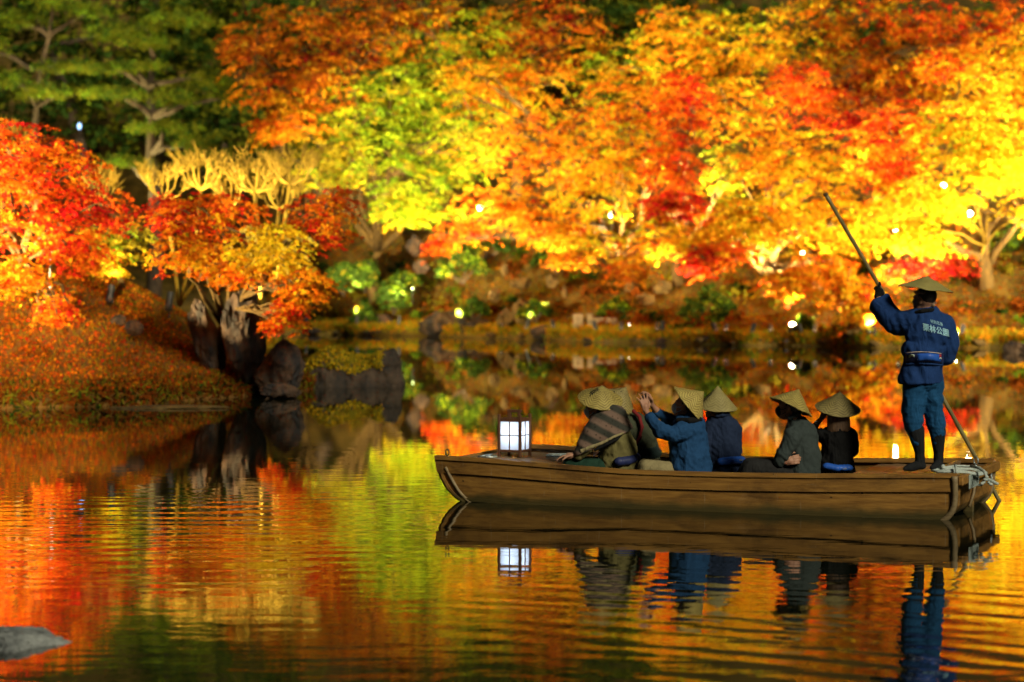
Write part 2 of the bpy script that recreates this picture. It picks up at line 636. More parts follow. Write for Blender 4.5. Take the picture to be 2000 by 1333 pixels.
# ------------------------------------------------------------------ water
def water_mat():
    m, nt, b = mat_new("pond_water")
    b.inputs["Base Color"].default_value = (.006, .009, .004, 1)
    b.inputs["Roughness"].default_value = .015
    b.inputs["IOR"].default_value = 1.75
    b.inputs["Specular IOR Level"].default_value = .5
    tc = N(nt, "ShaderNodeTexCoord")
    sx = N(nt, "ShaderNodeSeparateXYZ")
    nt.links.new(tc.outputs["Object"], sx.inputs[0])

    def mth(op, a, bb=None, c=None):
        n = N(nt, "ShaderNodeMath", operation=op)
        for i, q in enumerate((a, bb, c)):
            if q is None: continue
            if isinstance(q, (int, float)): n.inputs[i].default_value = q
            else: nt.links.new(q, n.inputs[i])
        return n.outputs[0]

    def noise_h(sc, scale, detail=2, rot=0.0):
        mp = N(nt, "ShaderNodeMapping")
        mp.inputs["Scale"].default_value = sc
        mp.inputs["Rotation"].default_value = (0, 0, rot)
        nt.links.new(tc.outputs["Object"], mp.inputs[0])
        nz = N(nt, "ShaderNodeTexNoise")
        nz.inputs["Scale"].default_value = scale
        nz.inputs["Detail"].default_value = detail
        nt.links.new(mp.outputs[0], nz.inputs["Vector"])
        return nz.outputs["Fac"]

    def ramp(v, a, bb):
        n = N(nt, "ShaderNodeMapRange", interpolation_type='SMOOTHSTEP')
        n.inputs[1].default_value = a
        n.inputs[2].default_value = bb
        nt.links.new(v, n.inputs[0])
        return n.outputs[0]
    X, Y = sx.outputs[0], sx.outputs[1]
    near = ramp(Y, 42.0, 17.0)                       # open water in front is breezier than the sheltered far side
    calm = mth('ADD', .22, mth('MULTIPLY', near, .78))
    ruffle = mth('MULTIPLY', noise_h((.9, 2.4, 1), 1.0, 3), .0012)
    fine = mth('MULTIPLY', noise_h((2.6, 6.5, 1), 1.0, 2, .06), .00055)
    wob = mth('MULTIPLY', noise_h((.35, .8, 1), 1.0, 2), 13.0)
    # long ripples running in from the left, and the wake of the boat to the right
    d1 = mth('ADD', mth('ADD', mth('MULTIPLY', X, -.06), Y), mth('MULTIPLY', mth('MULTIPLY', X, X), .004))
    w1 = mth('SINE', mth('ADD', mth('MULTIPLY', d1, 2 * math.pi / .40), wob))
    m1 = mth('MULTIPLY', ramp(X, .4, -2.2), mth('MULTIPLY', ramp(Y, 14.8, 16.8), ramp(Y, 25.0, 19.5)))
    d2 = mth('SQRT', mth('ADD', mth('POWER', mth('ADD', X, 5.5), 2.0), mth('POWER', mth('ADD', Y, -3.0), 2.0)))
    w2 = mth('SINE', mth('ADD', mth('MULTIPLY', d2, 2 * math.pi / .37), mth('MULTIPLY', wob, .8)))
    m2 = mth('MULTIPLY', ramp(X, -.9, .8), ramp(Y, 19.0, 15.0))
    patch = ramp(noise_h((.5, .9, 1), 1.0, 2, .4), .38, .62)
    m1 = mth('MULTIPLY', m1, mth('ADD', .35, mth('MULTIPLY', patch, .65)))
    m2 = mth('MULTIPLY', m2, mth('ADD', .2, mth('MULTIPLY', patch, .8)))
    chop = mth('MULTIPLY', mth('MULTIPLY', noise_h((1.5, 3.6, 1), 1.0, 3, -.35), ramp(Y, 20.5, 15.0)), .0020)
    rip = mth('ADD', chop, mth('ADD', mth('MULTIPLY', mth('MULTIPLY', w1, m1), .00085), mth('MULTIPLY', mth('MULTIPLY', w2, m2), .00100)))
    crisp = mth('MULTIPLY', mth('MULTIPLY', noise_h((6.0, 17.0, 1), 1.0, 2, -.05), ramp(Y, 34.0, 18.0)), .00010)
    h = mth('ADD', mth('MULTIPLY', mth('ADD', ruffle, fine), calm), mth('ADD', rip, crisp))
    bp = N(nt, "ShaderNodeBump")
    bp.inputs["Strength"].default_value = 1.0
    bp.inputs["Distance"].default_value = 1.0
    nt.links.new(h, bp.inputs["Height"])
    nt.links.new(bp.outputs[0], b.inputs["Normal"])
    return m


mb = MB()
mb.add([(-160, -4, 0), (160, -4, 0), (160, 130, 0), (-160, 130, 0)], [(0, 1, 2, 3)])
tag(mb.build("water", water_mat()), "dark garden pond mirroring the lit autumn trees", kind="structure")


# ------------------------------------------------------------------ ground
def sstep(a, b, x):
    t = np.clip((x - a) / (b - a), 0, 1)
    return t * t * (3 - 2 * t)


def shore(x):
    """world y of the far shoreline"""
    xs = np.array([-160, -40, -6.6, -4, 0, 2, 6, 10, 13, 16, 30, 160])
    ys = np.array([95, 86, 80, 79, 75, 72, 69, 66.5, 66, 65, 62, 60])
    return np.interp(x, xs, ys)


def vnoise(x, y, s, seed=0.0):
    out = np.empty(x.shape, dtype=float)
    fo, fx, fy = out.ravel(), x.ravel() * s, y.ravel() * s
    for i in range(fo.size):
        fo[i] = noise.noise((fx[i], fy[i], seed))
    return out


def far_z(x, y, wob=0.0):
    dy = y - shore(x)
    up = .24 + .17 * dy + .014 * np.minimum(dy, 14) ** 2 + np.maximum(dy - 14, 0) * .22
    z = np.where(dy > 0, up, -.9)
    z = np.where((dy > -.35) & (dy <= 0), -.9 + (1.14) * sstep(-.35, 0, dy), z)
    return z + wob * sstep(.2, 3, dy)


xs = np.concatenate([np.linspace(-160, -16, 25)[:-1], np.linspace(-16, 22, 150), np.linspace(22, 160, 24)[1:]])
ds = np.concatenate([[-6, -.5, -.35, -.25, -.15, -.05, .01], np.linspace(.3, 16, 46), np.linspace(17, 130, 30)])
X = np.repeat(xs[None, :], len(ds), 0)
Y = shore(X) + ds[:, None] + .25 * np.sin(X * 1.7) * (ds[:, None] > -5) + .15 * np.sin(X * 4.3 + 1) * (ds[:, None] > -5)
nzv = vnoise(X, Y, .45) * .35 + vnoise(X, Y, 1.4, 3.0) * .12
DY = ds[:, None] + 0 * X
up = .24 + .17 * DY + .014 * np.minimum(DY, 14) ** 2 + np.maximum(DY - 14, 0) * .22
Z = np.where(DY > 0, up + nzv * sstep(0, 3, DY), -.9 + 1.14 * sstep(-.35, 0, DY) + .1 * nzv)
far_ground = link("hillside", grid_mesh("hillside", np.stack([X, Y, Z], -1)), M_SOIL, smooth=True)
tag(far_ground, "brown wooded bank rising beyond the pond", kind="structure")

# islet on the left
IC, IR = np.array([-11.0, 44.0]), np.array([7.2, 8.15])


def islet_r(x, y):
    a = np.arctan2(y - IC[1], x - IC[0])
    return np.hypot((x - IC[0]) / IR[0], (y - IC[1]) / IR[1]) * (1 + .018 * np.sin(9 * a) + .012 * np.sin(17 * a + 1))


def islet_z(x, y):
    r = islet_r(x, y)
    top = .2 + 1.75 * sstep(1.0, .42, r) + .12 * sstep(1.0, .93, r)
    return np.where(r < 1, top, .2 - 1.0 * sstep(1.0, 1.035, r))


th = np.linspace(0, 2 * np.pi, 241)
rr = np.concatenate([np.linspace(.02, .92, 44), [.95, .975, .99, 1.0, 1.01, 1.02, 1.035, 1.1]])
RR, TH = np.meshgrid(rr, th, indexing='ij')
wobr = 1 / (1 + .018 * np.sin(9 * TH) + .012 * np.sin(17 * TH + 1))
A0 = np.arctan2(np.sin(TH) * IR[1], np.cos(TH) * IR[0])
wobr = 1 / (1 + .018 * np.sin(9 * A0) + .012 * np.sin(17 * A0 + 1))
IX = IC[0] + RR * wobr * IR[0] * np.cos(TH)
IY = IC[1] + RR * wobr * IR[1] * np.sin(TH)
IZ = islet_z(IX, IY) + (vnoise(IX, IY, 1.3, 5.) * .08 + vnoise(IX, IY, 4., 6.) * .03) * sstep(1.0, .9, RR)
tag(link("islet_ground", grid_mesh("islet_ground", np.stack([IX, IY, IZ], -1)[:, ::-1]), M_MOUND, smooth=True),
    "grassy mound of the islet at the left", kind="structure")
# near shore under the photographer's feet
xs = np.linspace(-40, 40, 60)
ys = np.array([-30, -6, 4, 6.5, 7.5, 8.2, 8.6])
zs = np.array([.7, .6, .5, .4, .25, .02, -.6])
Xn, Yn = np.meshgrid(xs, ys)
Zn = np.repeat(zs[:, None], len(xs), 1) + .06 * np.sin(Xn * 2.1)
tag(link("near_bank_ground", grid_mesh("near_bank_ground", np.stack([Xn, Yn, Zn], -1)), M_SOIL, smooth=True),
    "near bank of the pond", kind="structure")


# ------------------------------------------------------------------ foliage
T_QUAD = np.array([[0, -.5], [.36, .0], [0, .55], [-.36, .0]])
T_STAR = np.array([[0, -.5], [.18, -.22], [.52, -.12], [.22, .06], [.40, .40], [.10, .22], [0, .60],
                   [-.10, .22], [-.40, .40], [-.22, .06], [-.52, -.12], [-.18, -.22]])
T_NEEDLE = np.array([[0, -.5], [.10, .0], [0, .55], [-.10, .0]])


def norm(v):
    return v / np.maximum(np.linalg.norm(v, axis=-1, keepdims=True), 1e-9)


def leaf_mesh(name, c, n, size, col, tmpl=T_QUAD, along=None):
    """c, n: (N,3) centres and normals; size (N,); col (N,3)"""
    m = len(c)
    n = norm(n)
    if along is None:
        along = RNG.normal(size=(m, 3))
    u = norm(along - (along * n).sum(1, keepdims=True) * n)
    w = np.cross(n, u)
    k = len(tmpl)
    t = tmpl[None, :, :] * size[:, None, None]
    fold = -np.abs(t[..., 0:1]) * .35
    v = c[:, None, :] + w[:, None, :] * t[..., 0:1] + u[:, None, :] * t[..., 1:2] + n[:, None, :] * fold
    f = np.arange(m * k).reshape(m, k)
    me = bpy.data.meshes.new(name)
    raw_mesh(me, v.reshape(-1, 3), f, col)
    return me


C = dict(yellow=(.82, .56, .02), gold=(.82, .45, .015), amber=(.80, .31, .012), orange=(.78, .21, .01), ember=(.70, .11, .01),
         red=(.60, .03, .012), crimson=(.45, .012, .014), wine=(.26, .014, .01), lime=(.46, .58, .02), leaf=(.20, .34, .018),
         olive=(.36, .30, .02), deep=(.05, .10, .014), pine=(.17, .18, .012), pale=(.62, .52, .10), rust=(.42, .10, .012))


def pal(**kw):
    ks = list(kw)
    w = np.array([kw[k] for k in ks], float)
    return np.array([C[k] for k in ks]), w / w.sum()


P_GREEN = pal(lime=5, leaf=4, olive=2, yellow=1)
P_LIME = pal(lime=6, leaf=2, yellow=2)
P_ORANGE = pal(orange=4, amber=4, gold=3, ember=1.4, yellow=.8, olive=.5, rust=1, red=.4)
P_GOLD = pal(gold=5, yellow=4.5, amber=2.5, lime=1, orange=1.2, rust=.7, ember=.4)
P_YELLOW = pal(yellow=6, gold=2, lime=2.2, amber=1, orange=.5)
P_HEART = pal(yellow=7, gold=3, pale=1)
P_RED = pal(red=5, ember=3, crimson=2, orange=1)
P_FIRE = pal(ember=4, red=3, orange=4, amber=2, gold=.7)
P_DARKO = pal(orange=3, rust=4, amber=2, wine=1.5, olive=1.2)
P_MIX = pal(gold=4, orange=3, lime=2, olive=2, amber=3, ember=1)
P_MIXG = pal(lime=4, gold=3, olive=3, leaf=2, orange=1)
P_WINE = pal(wine=4, crimson=3, rust=3)
P_OLIVE = pal(olive=5, leaf=2, yellow=2)


SPLIT = 3.2


def sprays(c, r, palette, ns, nl, sr, ls, flat=.11, shell=.55, droop=.24):
    """leaf sprays spread through an ellipsoid: flat tilted fans of leaves in layers"""
    ns, nl, sr = int(ns * SPLIT * .74), int(nl / SPLIT * .74), sr * SPLIT ** -.42
    c, r = np.array(c, float), np.array(r, float)
    d = norm(RNG.normal(size=(ns, 3)))
    rad = shell + (1 - shell) * RNG.random(ns) ** .7
    rad = np.where(RNG.random(ns) < .25, RNG.random(ns) * shell, rad)
    sc = c + d * r * rad[:, None]
    sn = norm(np.array([0, 0, 1.0]) + d * np.array([.55, .55, .25]) + RNG.normal(size=(ns, 3)) * .18)
    cols, w = palette
    ci = RNG.choice(len(cols), ns, p=w)
    R_ = sr * (.6 + .8 * RNG.random(ns))
    k = np.repeat(np.arange(ns), nl)
    m = len(k)
    a = RNG.random(m) * 2 * np.pi
    lobes = .72 + .28 * np.cos(a * (4 + (k % 4)) + k)
    q = np.sqrt(RNG.random(m)) * lobes
    n = sn[k]
    e1 = norm(np.cross(n, np.array([.3, .9, .1])))
    e2 = np.cross(n, e1)
    asp = .9 + .7 * RNG.random(ns)
    rr_ = (q * R_[k])[:, None]
    pos = sc[k] + e1 * rr_ * np.cos(a)[:, None] * asp[k][:, None] + e2 * rr_ * np.sin(a)[:, None]
    pos[:, 2] -= droop * q * q * R_[k]
    pos += n * (RNG.normal(size=m) * flat * R_[k] * .6)[:, None]
    col = cols[ci][k]
    sub = k * 5 + (a / (2 * np.pi) * 5).astype(int)          # twigs within a spray differ in tint and age
    csub = RNG.choice(len(cols), ns * 5, p=w)
    ci2 = csub[sub]
    mixf = np.where(RNG.random(ns * 5) < .30, .85, 0.0)[sub][:, None]
    col = col * (1 - mixf) + cols[ci2] * mixf
    col = np.clip(col * (1 + RNG.normal(size=(m, 1)) * .11) * (1 + RNG.normal(size=(ns * 5, 1)) * .24)[sub], .004, .9)
    ln = norm(n + RNG.normal(size=(m, 3)) * .45)
    size = ls * (.7 + .6 * RNG.random(m))
    return pos, ln, size, col, sc


def limb_pts(a, b, bend, steps=6, jit=.06):
    a, b = Vector(a), Vector(b)
    L = (b - a).length
    out = []
    off = Vector((random.uniform(-1, 1), random.uniform(-1, 1), bend)) * L * .14
    for i in range(steps + 1):
        t = i / steps
        p = a.lerp(b, t) + off * math.sin(math.pi * t)
        if 0 < i < steps:
            p += Vector((random.uniform(-1, 1), random.uniform(-1, 1), random.uniform(-1, 1))) * L * jit * .4
        out.append(p)
    return out


def maple(name, label, base, blobs, tr=.16, sr=.6, ls=.10, nl=110, tmpl=T_QUAD, bark=None, group=None, fork=.35, cat="tree",
          lean=0.0, leafm=None, twigs=9):
    """blobs: list of (centre, radii, palette, number of sprays)"""
    root = empty(name, base, 0, label, cat, group)
    base = Vector(base)
    inv = np.array(base)
    wood_mb = MB()
    cen = sum((Vector(b[0]) for b in blobs), Vector()) / len(blobs)
    low = min(b[0][2] - b[1][2] for b in blobs)
    fk = base.lerp(Vector((base.x * .6 + cen.x * .4 + lean, base.y * .6 + cen.y * .4, cen.z)), fork)
    tp = limb_pts((0, 0, -.3), fk - base, .2, 5, .05)
    wood_mb.tube(tp, [tr * (1.35 - .55 * i / 5) for i in range(6)], 9)
    allp = []
    for (c, r, palette, ns) in blobs:
        pos, ln, size, col, sc = sprays(c, r, palette, ns, nl, sr, ls)
        allp.append((pos, ln, size, col))
        c = Vector(c)
        lp = limb_pts(fk - base, c - base, .6, 7, .07)
        lr = tr * (.75 if len(blobs) < 3 else .6)
        wood_mb.tube(lp, [lr * (1 - .72 * i / 7) for i in range(8)], 7)
        for q in RNG.choice(len(sc), min(twigs, len(sc)), replace=False):
            st = lp[random.choice((3, 4, 5, 6, 7))]
            tp = limb_pts(st, Vector(sc[q]) - base, .5, 5, .09)
            wood_mb.tube(tp, [lr * .34 * (1 - .75 * i / 5) + .006 for i in range(6)], 5)
    pos = np.concatenate([a[0] for a in allp]) - inv
    me = leaf_mesh("crown", pos, np.concatenate([a[1] for a in allp]), np.concatenate([a[2] for a in allp]),
                   np.concatenate([a[3] for a in allp]), tmpl)
    tag(link("crown", me, leafm or M_LEAF, root), kind="stuff")
    wood_mb.build("trunk", bark or M_BARK, root, True)
    return root


def on_far(px, d):
    x = (px - 1000) / F * d
    return Vector((x, d, float(far_z(np.array(x), np.array(float(d))))))


def blob(px, py, d, rx, rz, palette, ns, ry=None):
    c = P(px, py, d)
    return (c, (rx, ry if ry is not None else rx * .8, rz), palette, ns)


G_FAR = "maples on the far bank"
maple("maple_tree", "yellow-green maple whose lime boughs hang low over the dark bank", on_far(735, 82.5),
      [blob(790, 320, 79, 2.0, 1.4, P_GREEN, 64), blob(800, 408, 77.5, 1.3, .6, P_LIME, 40, .9), blob(720, 215, 80, 1.8, 1.2, P_GREEN, 50),
       blob(850, 235, 80, 1.7, 1.2, P_GREEN, 46), blob(690, 300, 80, 1.3, .8, P_OLIVE, 22), blob(900, 330, 79, 1.2, .8, P_GREEN, 24),
       blob(660, 350, 80.5, .8, .5, P_OLIVE, 14), blob(800, 170, 80.5, 1.7, .8, P_GREEN, 36)]
       + [blob(930, 260, 77.5, 1.5, 1.2, P_MIXG, 40), blob(640, 270, 80.5, 1.5, .9, P_OLIVE, 28), blob(600, 335, 80.5, 1.3, .55, P_OLIVE, 18)],
      .17, .62, .125, 115, group=G_FAR)
maple("maple_tree", "dim orange maple reaching over the pines at the upper left", on_far(600, 85),
      [blob(560, 90, 81, 2.3, 1.4, P_DARKO, 66), blob(540, 190, 80, 1.6, .9, P_ORANGE, 34), blob(700, 60, 82, 2.2, 1.3, P_DARKO, 56),
       blob(560, 245, 79, 1.5, .6, P_ORANGE, 26), blob(480, 110, 81, 1.0, .8, P_DARKO, 20), blob(640, 160, 80, 1.5, 1.0, P_DARKO, 34)],
      .2, .7, .13, 105, group=G_FAR)
maple("maple_tree", "broad amber maple in the middle with branches reaching over the rocks", on_far(1235, 76),
      [blob(1050, 290, 74.5, 2.2, 1.3, P_ORANGE, 60), blob(980, 400, 74, 1.8, .7, P_ORANGE, 40), blob(1150, 370, 73, 1.7, 1.1, P_GOLD, 46),
       blob(900, 455, 74.5, 1.0, .45, P_FIRE, 18), blob(1090, 455, 72.5, 1.4, .45, P_ORANGE, 28), blob(1230, 525, 69.8, .7, .45, P_ORANGE, 18),
       blob(1180, 250, 74, 1.6, 1.1, P_MIX, 40), blob(1150, 475, 71.8, 1.3, .42, P_GOLD, 26), blob(1040, 430, 73.2, 1.4, .5, P_ORANGE, 28),
       blob(1275, 480, 71, .9, .45, P_ORANGE, 20), blob(1120, 505, 71.2, .8, .3, P_ORANGE, 14), blob(1330, 470, 70.2, .8, .4, P_GOLD, 16), blob(860, 482, 74.5, .6, .28, P_FIRE, 10), blob(1240, 300, 73.5, 1.4, 1.0, P_MIX, 36),
       blob(1230, 195, 76, 1.6, 1.1, P_ORANGE, 40), blob(950, 165, 79, 1.8, 1.0, P_MIX, 40)],
      .18, .6, .12, 115, group=G_FAR)
maple("maple_tree", "dusky mixed green and orange maple along the top centre", on_far(1010, 86),
      [blob(880, 90, 82, 2.4, 1.5, P_MIXG, 60), blob(1060, 70, 83, 2.6, 1.5, P_DARKO, 64), blob(990, 170, 80, 2.4, 1.2, P_MIX, 58),
       blob(1190, 140, 81, 2.0, 1.3, P_MIXG, 50), blob(800, 30, 84, 2.0, 1.3, P_DARKO, 40)],
      .2, .7, .13, 105, group=G_FAR)
maple("maple_tree", "scarlet maple between the amber and the golden ones", on_far(1330, 75),
      [blob(1330, 210, 73, 1.0, 1.2, P_FIRE, 42), blob(1310, 330, 72, 1.1, 1.1, P_FIRE, 36), blob(1350, 200, 72.6, .5, .9, P_RED, 14), blob(1320, 400, 71, 1.1, .5, P_RED, 30),
       blob(1380, 510, 69.5, .7, .6, P_RED, 22), blob(1290, 440, 71, .7, .6, P_MIX, 16), blob(1420, 330, 73, 1.0, .8, P_MIXG, 22)],
      .15, .55, .12, 115, group=G_FAR)
maple("maple_tree", "golden maple behind the boatman's pole, its skirt of leaves near the bank", on_far(1490, 73),
      [blob(1600, 330, 69, 2.0, 1.3, P_GOLD, 66), blob(1510, 440, 68, 1.7, .8, P_GOLD, 50), blob(1660, 440, 68.5, 1.7, .9, P_GOLD, 48),
       blob(1600, 530, 67.5, 1.2, .6, P_ORANGE, 32), blob(1690, 615, 66.8, .9, .55, P_ORANGE, 30), blob(1430, 495, 68, .8, .4, P_FIRE, 18),
       blob(1500, 300, 70, 1.4, 1.1, P_ORANGE, 36), blob(1535, 560, 67.4, 1.1, .4, P_ORANGE, 26), blob(1640, 565, 67.1, 1.0, .5, P_ORANGE, 26),
       blob(1450, 420, 69, 1.2, .7, P_GOLD, 34), blob(1400, 455, 69.5, .8, .45, P_ORANGE, 20)],
      .2, .58, .12, 120, group=G_FAR)
maple("maple_tree", "large orange and red maple across the top right", on_far(1640, 84),
      [blob(1480, 110, 79, 2.7, 1.6, P_GOLD, 76), blob(1640, 60, 80, 2.6, 1.6, P_ORANGE, 72), blob(1420, 220, 78, 1.8, 1.2, P_MIX, 44),
       blob(1800, 60, 80, 2.6, 1.5, P_FIRE, 66), blob(1700, 170, 78, 2.0, 1.2, P_DARKO, 50), blob(1590, 200, 77, 1.5, 1.0, P_FIRE, 36),
       blob(1950, 50, 80, 1.8, 1.4, P_FIRE, 44), blob(1560, 165, 76.5, 1.1, .7, P_FIRE, 26), blob(1850, 120, 75.5, 1.3, .6, P_FIRE, 26), blob(1880, 150, 76, 2.0, 1.2, P_GOLD, 50), blob(1780, 150, 77, 1.6, 1.0, P_ORANGE, 40), blob(1330, 60, 80, 1.8, 1.3, P_MIX, 40)],
      .24, .7, .125, 110, group=G_FAR)
maple("maple_tree", "red maple glimpsed between golden crowns right of the pole", on_far(1740, 77),
      [blob(1740, 290, 74, 1.4, 1.2, P_FIRE, 40), blob(1690, 250, 75, 1.0, .8, P_RED, 22), blob(1800, 240, 75, 1.5, .9, P_FIRE, 34),
       blob(1760, 400, 72, 1.2, .7, P_MIX, 28)],
      .15, .55, .12, 115, group=G_FAR)
# the tree with the bare pale fork: its limbs are shaped one by one
base_h = on_far(1925, 71)
root_h = maple("maple_tree", "bright yellow maple with a pale forked trunk at the right", base_h,
      [blob(1900, 270, 68, 2.0, 1.2, P_YELLOW, 66), blob(1990, 190, 69, 1.8, 1.5, P_GOLD, 58), blob(1830, 390, 67.5, 1.5, .8, P_YELLOW, 44),
       blob(1960, 330, 67.5, 1.6, .7, P_YELLOW, 44), blob(1800, 470, 68, 1.1, .5, P_YELLOW, 26), blob(2040, 400, 69, 1.2, .9, P_YELLOW, 24),
       blob(1740, 340, 68.5, 1.0, .7, P_FIRE, 24), blob(1985, 110, 71, 1.5, 1.0, P_GOLD, 34)],
      .05, .6, .12, 120, group=G_FAR, bark=M_TWIG, twigs=4)
mb = MB()
def rel(px, py, d): return P(px, py, d) - base_h
mb.tube([rel(1926, 606, 71), rel(1926, 580, 71), rel(1925, 550, 71), rel(1921, 520, 71), rel(1916, 497, 71)], [.34, .28, .25, .24, .2], 12)
mb.tube([rel(1916, 503, 71), rel(1898, 500, 70.7), rel(1872, 488, 70.3), rel(1846, 473, 70)], [.17, .14, .12, .09], 9)
mb.tube([rel(1920, 505, 71), rel(1927, 460, 71), rel(1925, 425, 71.2), rel(1915, 380, 71), rel(1890, 330, 70.6)], [.16, .12, .11, .09, .05], 9)
mb.tube([rel(1928, 450, 71), rel(1950, 425, 71.2), rel(1970, 410, 71.4)], [.08, .06, .05], 7)
mb.tube([rel(1933, 515, 71), rel(1945, 490, 70.9), rel(1968, 463, 70.8), rel(1985, 440, 70.6), rel(2010, 395, 70.4)], [.13, .11, .1, .09, .06], 9)
mb.tube([rel(2040, 470, 70.5), rel(1990, 435, 70.2), rel(1950, 415, 70), rel(1910, 410, 69.8)], [.12, .1, .08, .04], 8)
mb.tube([rel(2030, 440, 70.4), rel(1985, 400, 70.1), rel(1950, 370, 70), rel(1930, 350, 69.8)], [.12, .1, .08, .04], 8)
mb.build("limb", M_BARK, root_h, True)
maple("maple_tree", "low wine-red maple behind the boatman's straw hat", on_far(1820, 74.5),
      [blob(1800, 525, 70, 1.3, .45, P_WINE, 34), blob(1850, 510, 70.5, .9, .45, P_RED, 22), blob(1740, 540, 70, .7, .35, P_FIRE, 14)],
      .09, .5, .095, 115, group=G_FAR)
# islet trees
I_N = "maples on the islet"
def on_islet(px, d):
    x = (px - 1000) / F * d
    return Vector((x, d, float(islet_z(np.array(x), np.array(float(d))))))
maple("maple_tree", "fiery red maple filling the left edge with a glowing hem", on_islet(40, 40.5),
      [blob(60, 330, 39, 1.25, .6, P_FIRE, 64), blob(-20, 430, 38.5, 1.3, .9, P_FIRE, 70), blob(150, 420, 39, .95, .6, P_RED, 52),
       blob(30, 290, 40, .9, .5, P_RED, 36), blob(150, 500, 38.5, .6, .42, P_FIRE, 34), blob(20, 545, 38, .65, .3, P_ORANGE, 34),
       blob(110, 605, 37.8, .38, .25, P_FIRE, 20), blob(-60, 300, 40, .8, .8, P_FIRE, 30)],
      .1, .34, .068, 105, T_STAR, group=I_N)
maple("maple_tree", "orange-red maple with a yellow heart above the standing stones", on_islet(425, 41.5),
      [blob(420, 430, 40, 1.1, .48, P_FIRE, 66), blob(530, 485, 39.0, .72, .42, P_HEART, 56), blob(370, 500, 39.5, .7, .4, P_ORANGE, 40),
       blob(620, 440, 40, .65, .55, P_FIRE, 40), blob(590, 560, 39.5, .55, .4, P_ORANGE, 36), blob(560, 620, 39.2, .42, .3, P_FIRE, 24),
       blob(330, 420, 40.3, .6, .4, P_RED, 28), blob(660, 400, 40.6, .4, .3, P_FIRE, 14), blob(460, 530, 39.3, .6, .3, P_ORANGE, 28)],
      .09, .3, .064, 105, T_STAR, group=I_N)
maple("maple_tree", "small olive-gold maple in the gap between the two red islet maples", on_islet(235, 43),
      [blob(230, 470, 42, .7, .38, P_OLIVE, 40), blob(215, 515, 42, .4, .25, P_YELLOW, 16)],
      .06, .3, .066, 95, T_STAR, group=I_N)


# bare pruned branches
def pruned(label, base, tips, r0):
    root = empty("pruned_tree", base, 0, label, "tree", "pruned leafless trees on the islet")
    mb = MB()
    b = Vector(base)
    for (px, py, d, spread) in tips:
        t = P(px, py, d) - b
        fk = t + Vector((random.uniform(-.08, .08), .05, -.62))
        mb.tube([Vector((0, 0, -.2)), fk.lerp(Vector((0, 0, -.2)), .5) + Vector((.05, 0, -.1)), fk], [r0 * 1.2, r0 * 1.1, r0], 8)
        nf = 7
        for k in range(nf):
            a = -1.15 + 2.3 * k / (nf - 1) + random.uniform(-.2, .2)
            L = .62 * random.uniform(.6, 1.2)
            e = fk + Vector((math.sin(a) * spread * 1.25, random.uniform(-.25, .25), L * (.55 + .45 * math.cos(a))))
            m = fk.lerp(e, .45) + Vector((math.sin(a) * spread * .28, 0, -.07))
            m2 = fk.lerp(e, .75) + Vector((math.sin(a) * spread * .16, 0, -.03))
            mb.tube([fk, m, m2, e], [r0 * .62, r0 * .5, r0 * .42, r0 * .4], 7)
            for q in range(17):
                u = random.uniform(.25, 1.0)
                bb = m.lerp(e, u)
                g = bb + Vector((random.uniform(-.14, .14) + .09 * math.sin(a), random.uniform(-.1, .1), random.uniform(.04, .20)))
                mb.tube([bb, bb.lerp(g, .5) + Vector((random.uniform(-.03, .03), 0, -.015)), g], [r0 * .30, r0 * .24, r0 * .2], 5)
                for _z in range(2):
                    g2 = g + Vector((random.uniform(-.09, .09), 0, random.uniform(.03, .10)))
                    mb.tube([bb.lerp(g, .6), g2], [r0 * .2, r0 * .15], 5)
    mb.build("trunk", M_TWIG, root, True)
    return root


pruned("leafless tree with pale clubbed branches fanned above the red maple", on_islet(350, 44) + Vector((0, 0, .4)),
       [(318, 322, 43.5, .36), (395, 304, 43.3, .36), (440, 340, 43.4, .22)], .032)
pruned("brightest leafless tree with thick pale fork above the yellow heart of the maple", on_islet(510, 43.5) + Vector((0, 0, .4)),
       [(492, 308, 43, .40), (562, 292, 43, .34), (540, 340, 43.2, .24)], .038)
pruned("leafless twigs rising out of the far-left red maple", on_islet(60, 43) + Vector((0, 0, .8)),
       [(15, 250, 42, .24), (205, 320, 42, .2)], .024)


# pines and dark evergreens
def evergreen(name, label, base, pads, tr, nl, ls, palette, tmpl, group, bark=None, pad_sr=.5, trunk_top=None):
    root = empty(name, base, 0, label, "tree", group)
    b = Vector(base)
    mb = MB()
    top = Vector(trunk_top) - b if trunk_top is not None else max((Vector(p[0]) for p in pads), key=lambda q: q.z) - b
    tp = limb_pts((0, 0, -.4), top, .1, 9, .03)
    mb.tube(tp, [tr * (1.15 - .85 * i / 9) for i in range(10)], 9)
    allp = []
    for (c, r, ns) in pads:
        pos, ln, size, col, sc = sprays(c, r, palette, ns, nl, pad_sr, ls, flat=.3, shell=.3, droop=-.1)
        allp.append((pos, ln + RNG.normal(size=ln.shape) * .5, size, col))
        cc = Vector(c) - b
        z0 = cc.z - .3
        st = min(tp, key=lambda q: abs(q.z - z0))
        mb.tube(limb_pts(st, cc, .3, 6, .07), [tr * .42 * (1 - .7 * i / 6) + .01 for i in range(7)], 6)
    pos = np.concatenate([a[0] for a in allp]) - np.array(b)
    me = leaf_mesh("crown", pos, np.concatenate([a[1] for a in allp]), np.concatenate([a[2] for a in allp]),
                   np.concatenate([a[3] for a in allp]), tmpl)
    tag(link("crown", me, M_NEEDLE, root), kind="stuff")
    mb.build("trunk", bark or M_BARK_DARK, root, True)
    return root


def pad(px, py, d, rx, rz, ns):
    return (P(px, py, d), (rx, rx * .8, rz), ns)


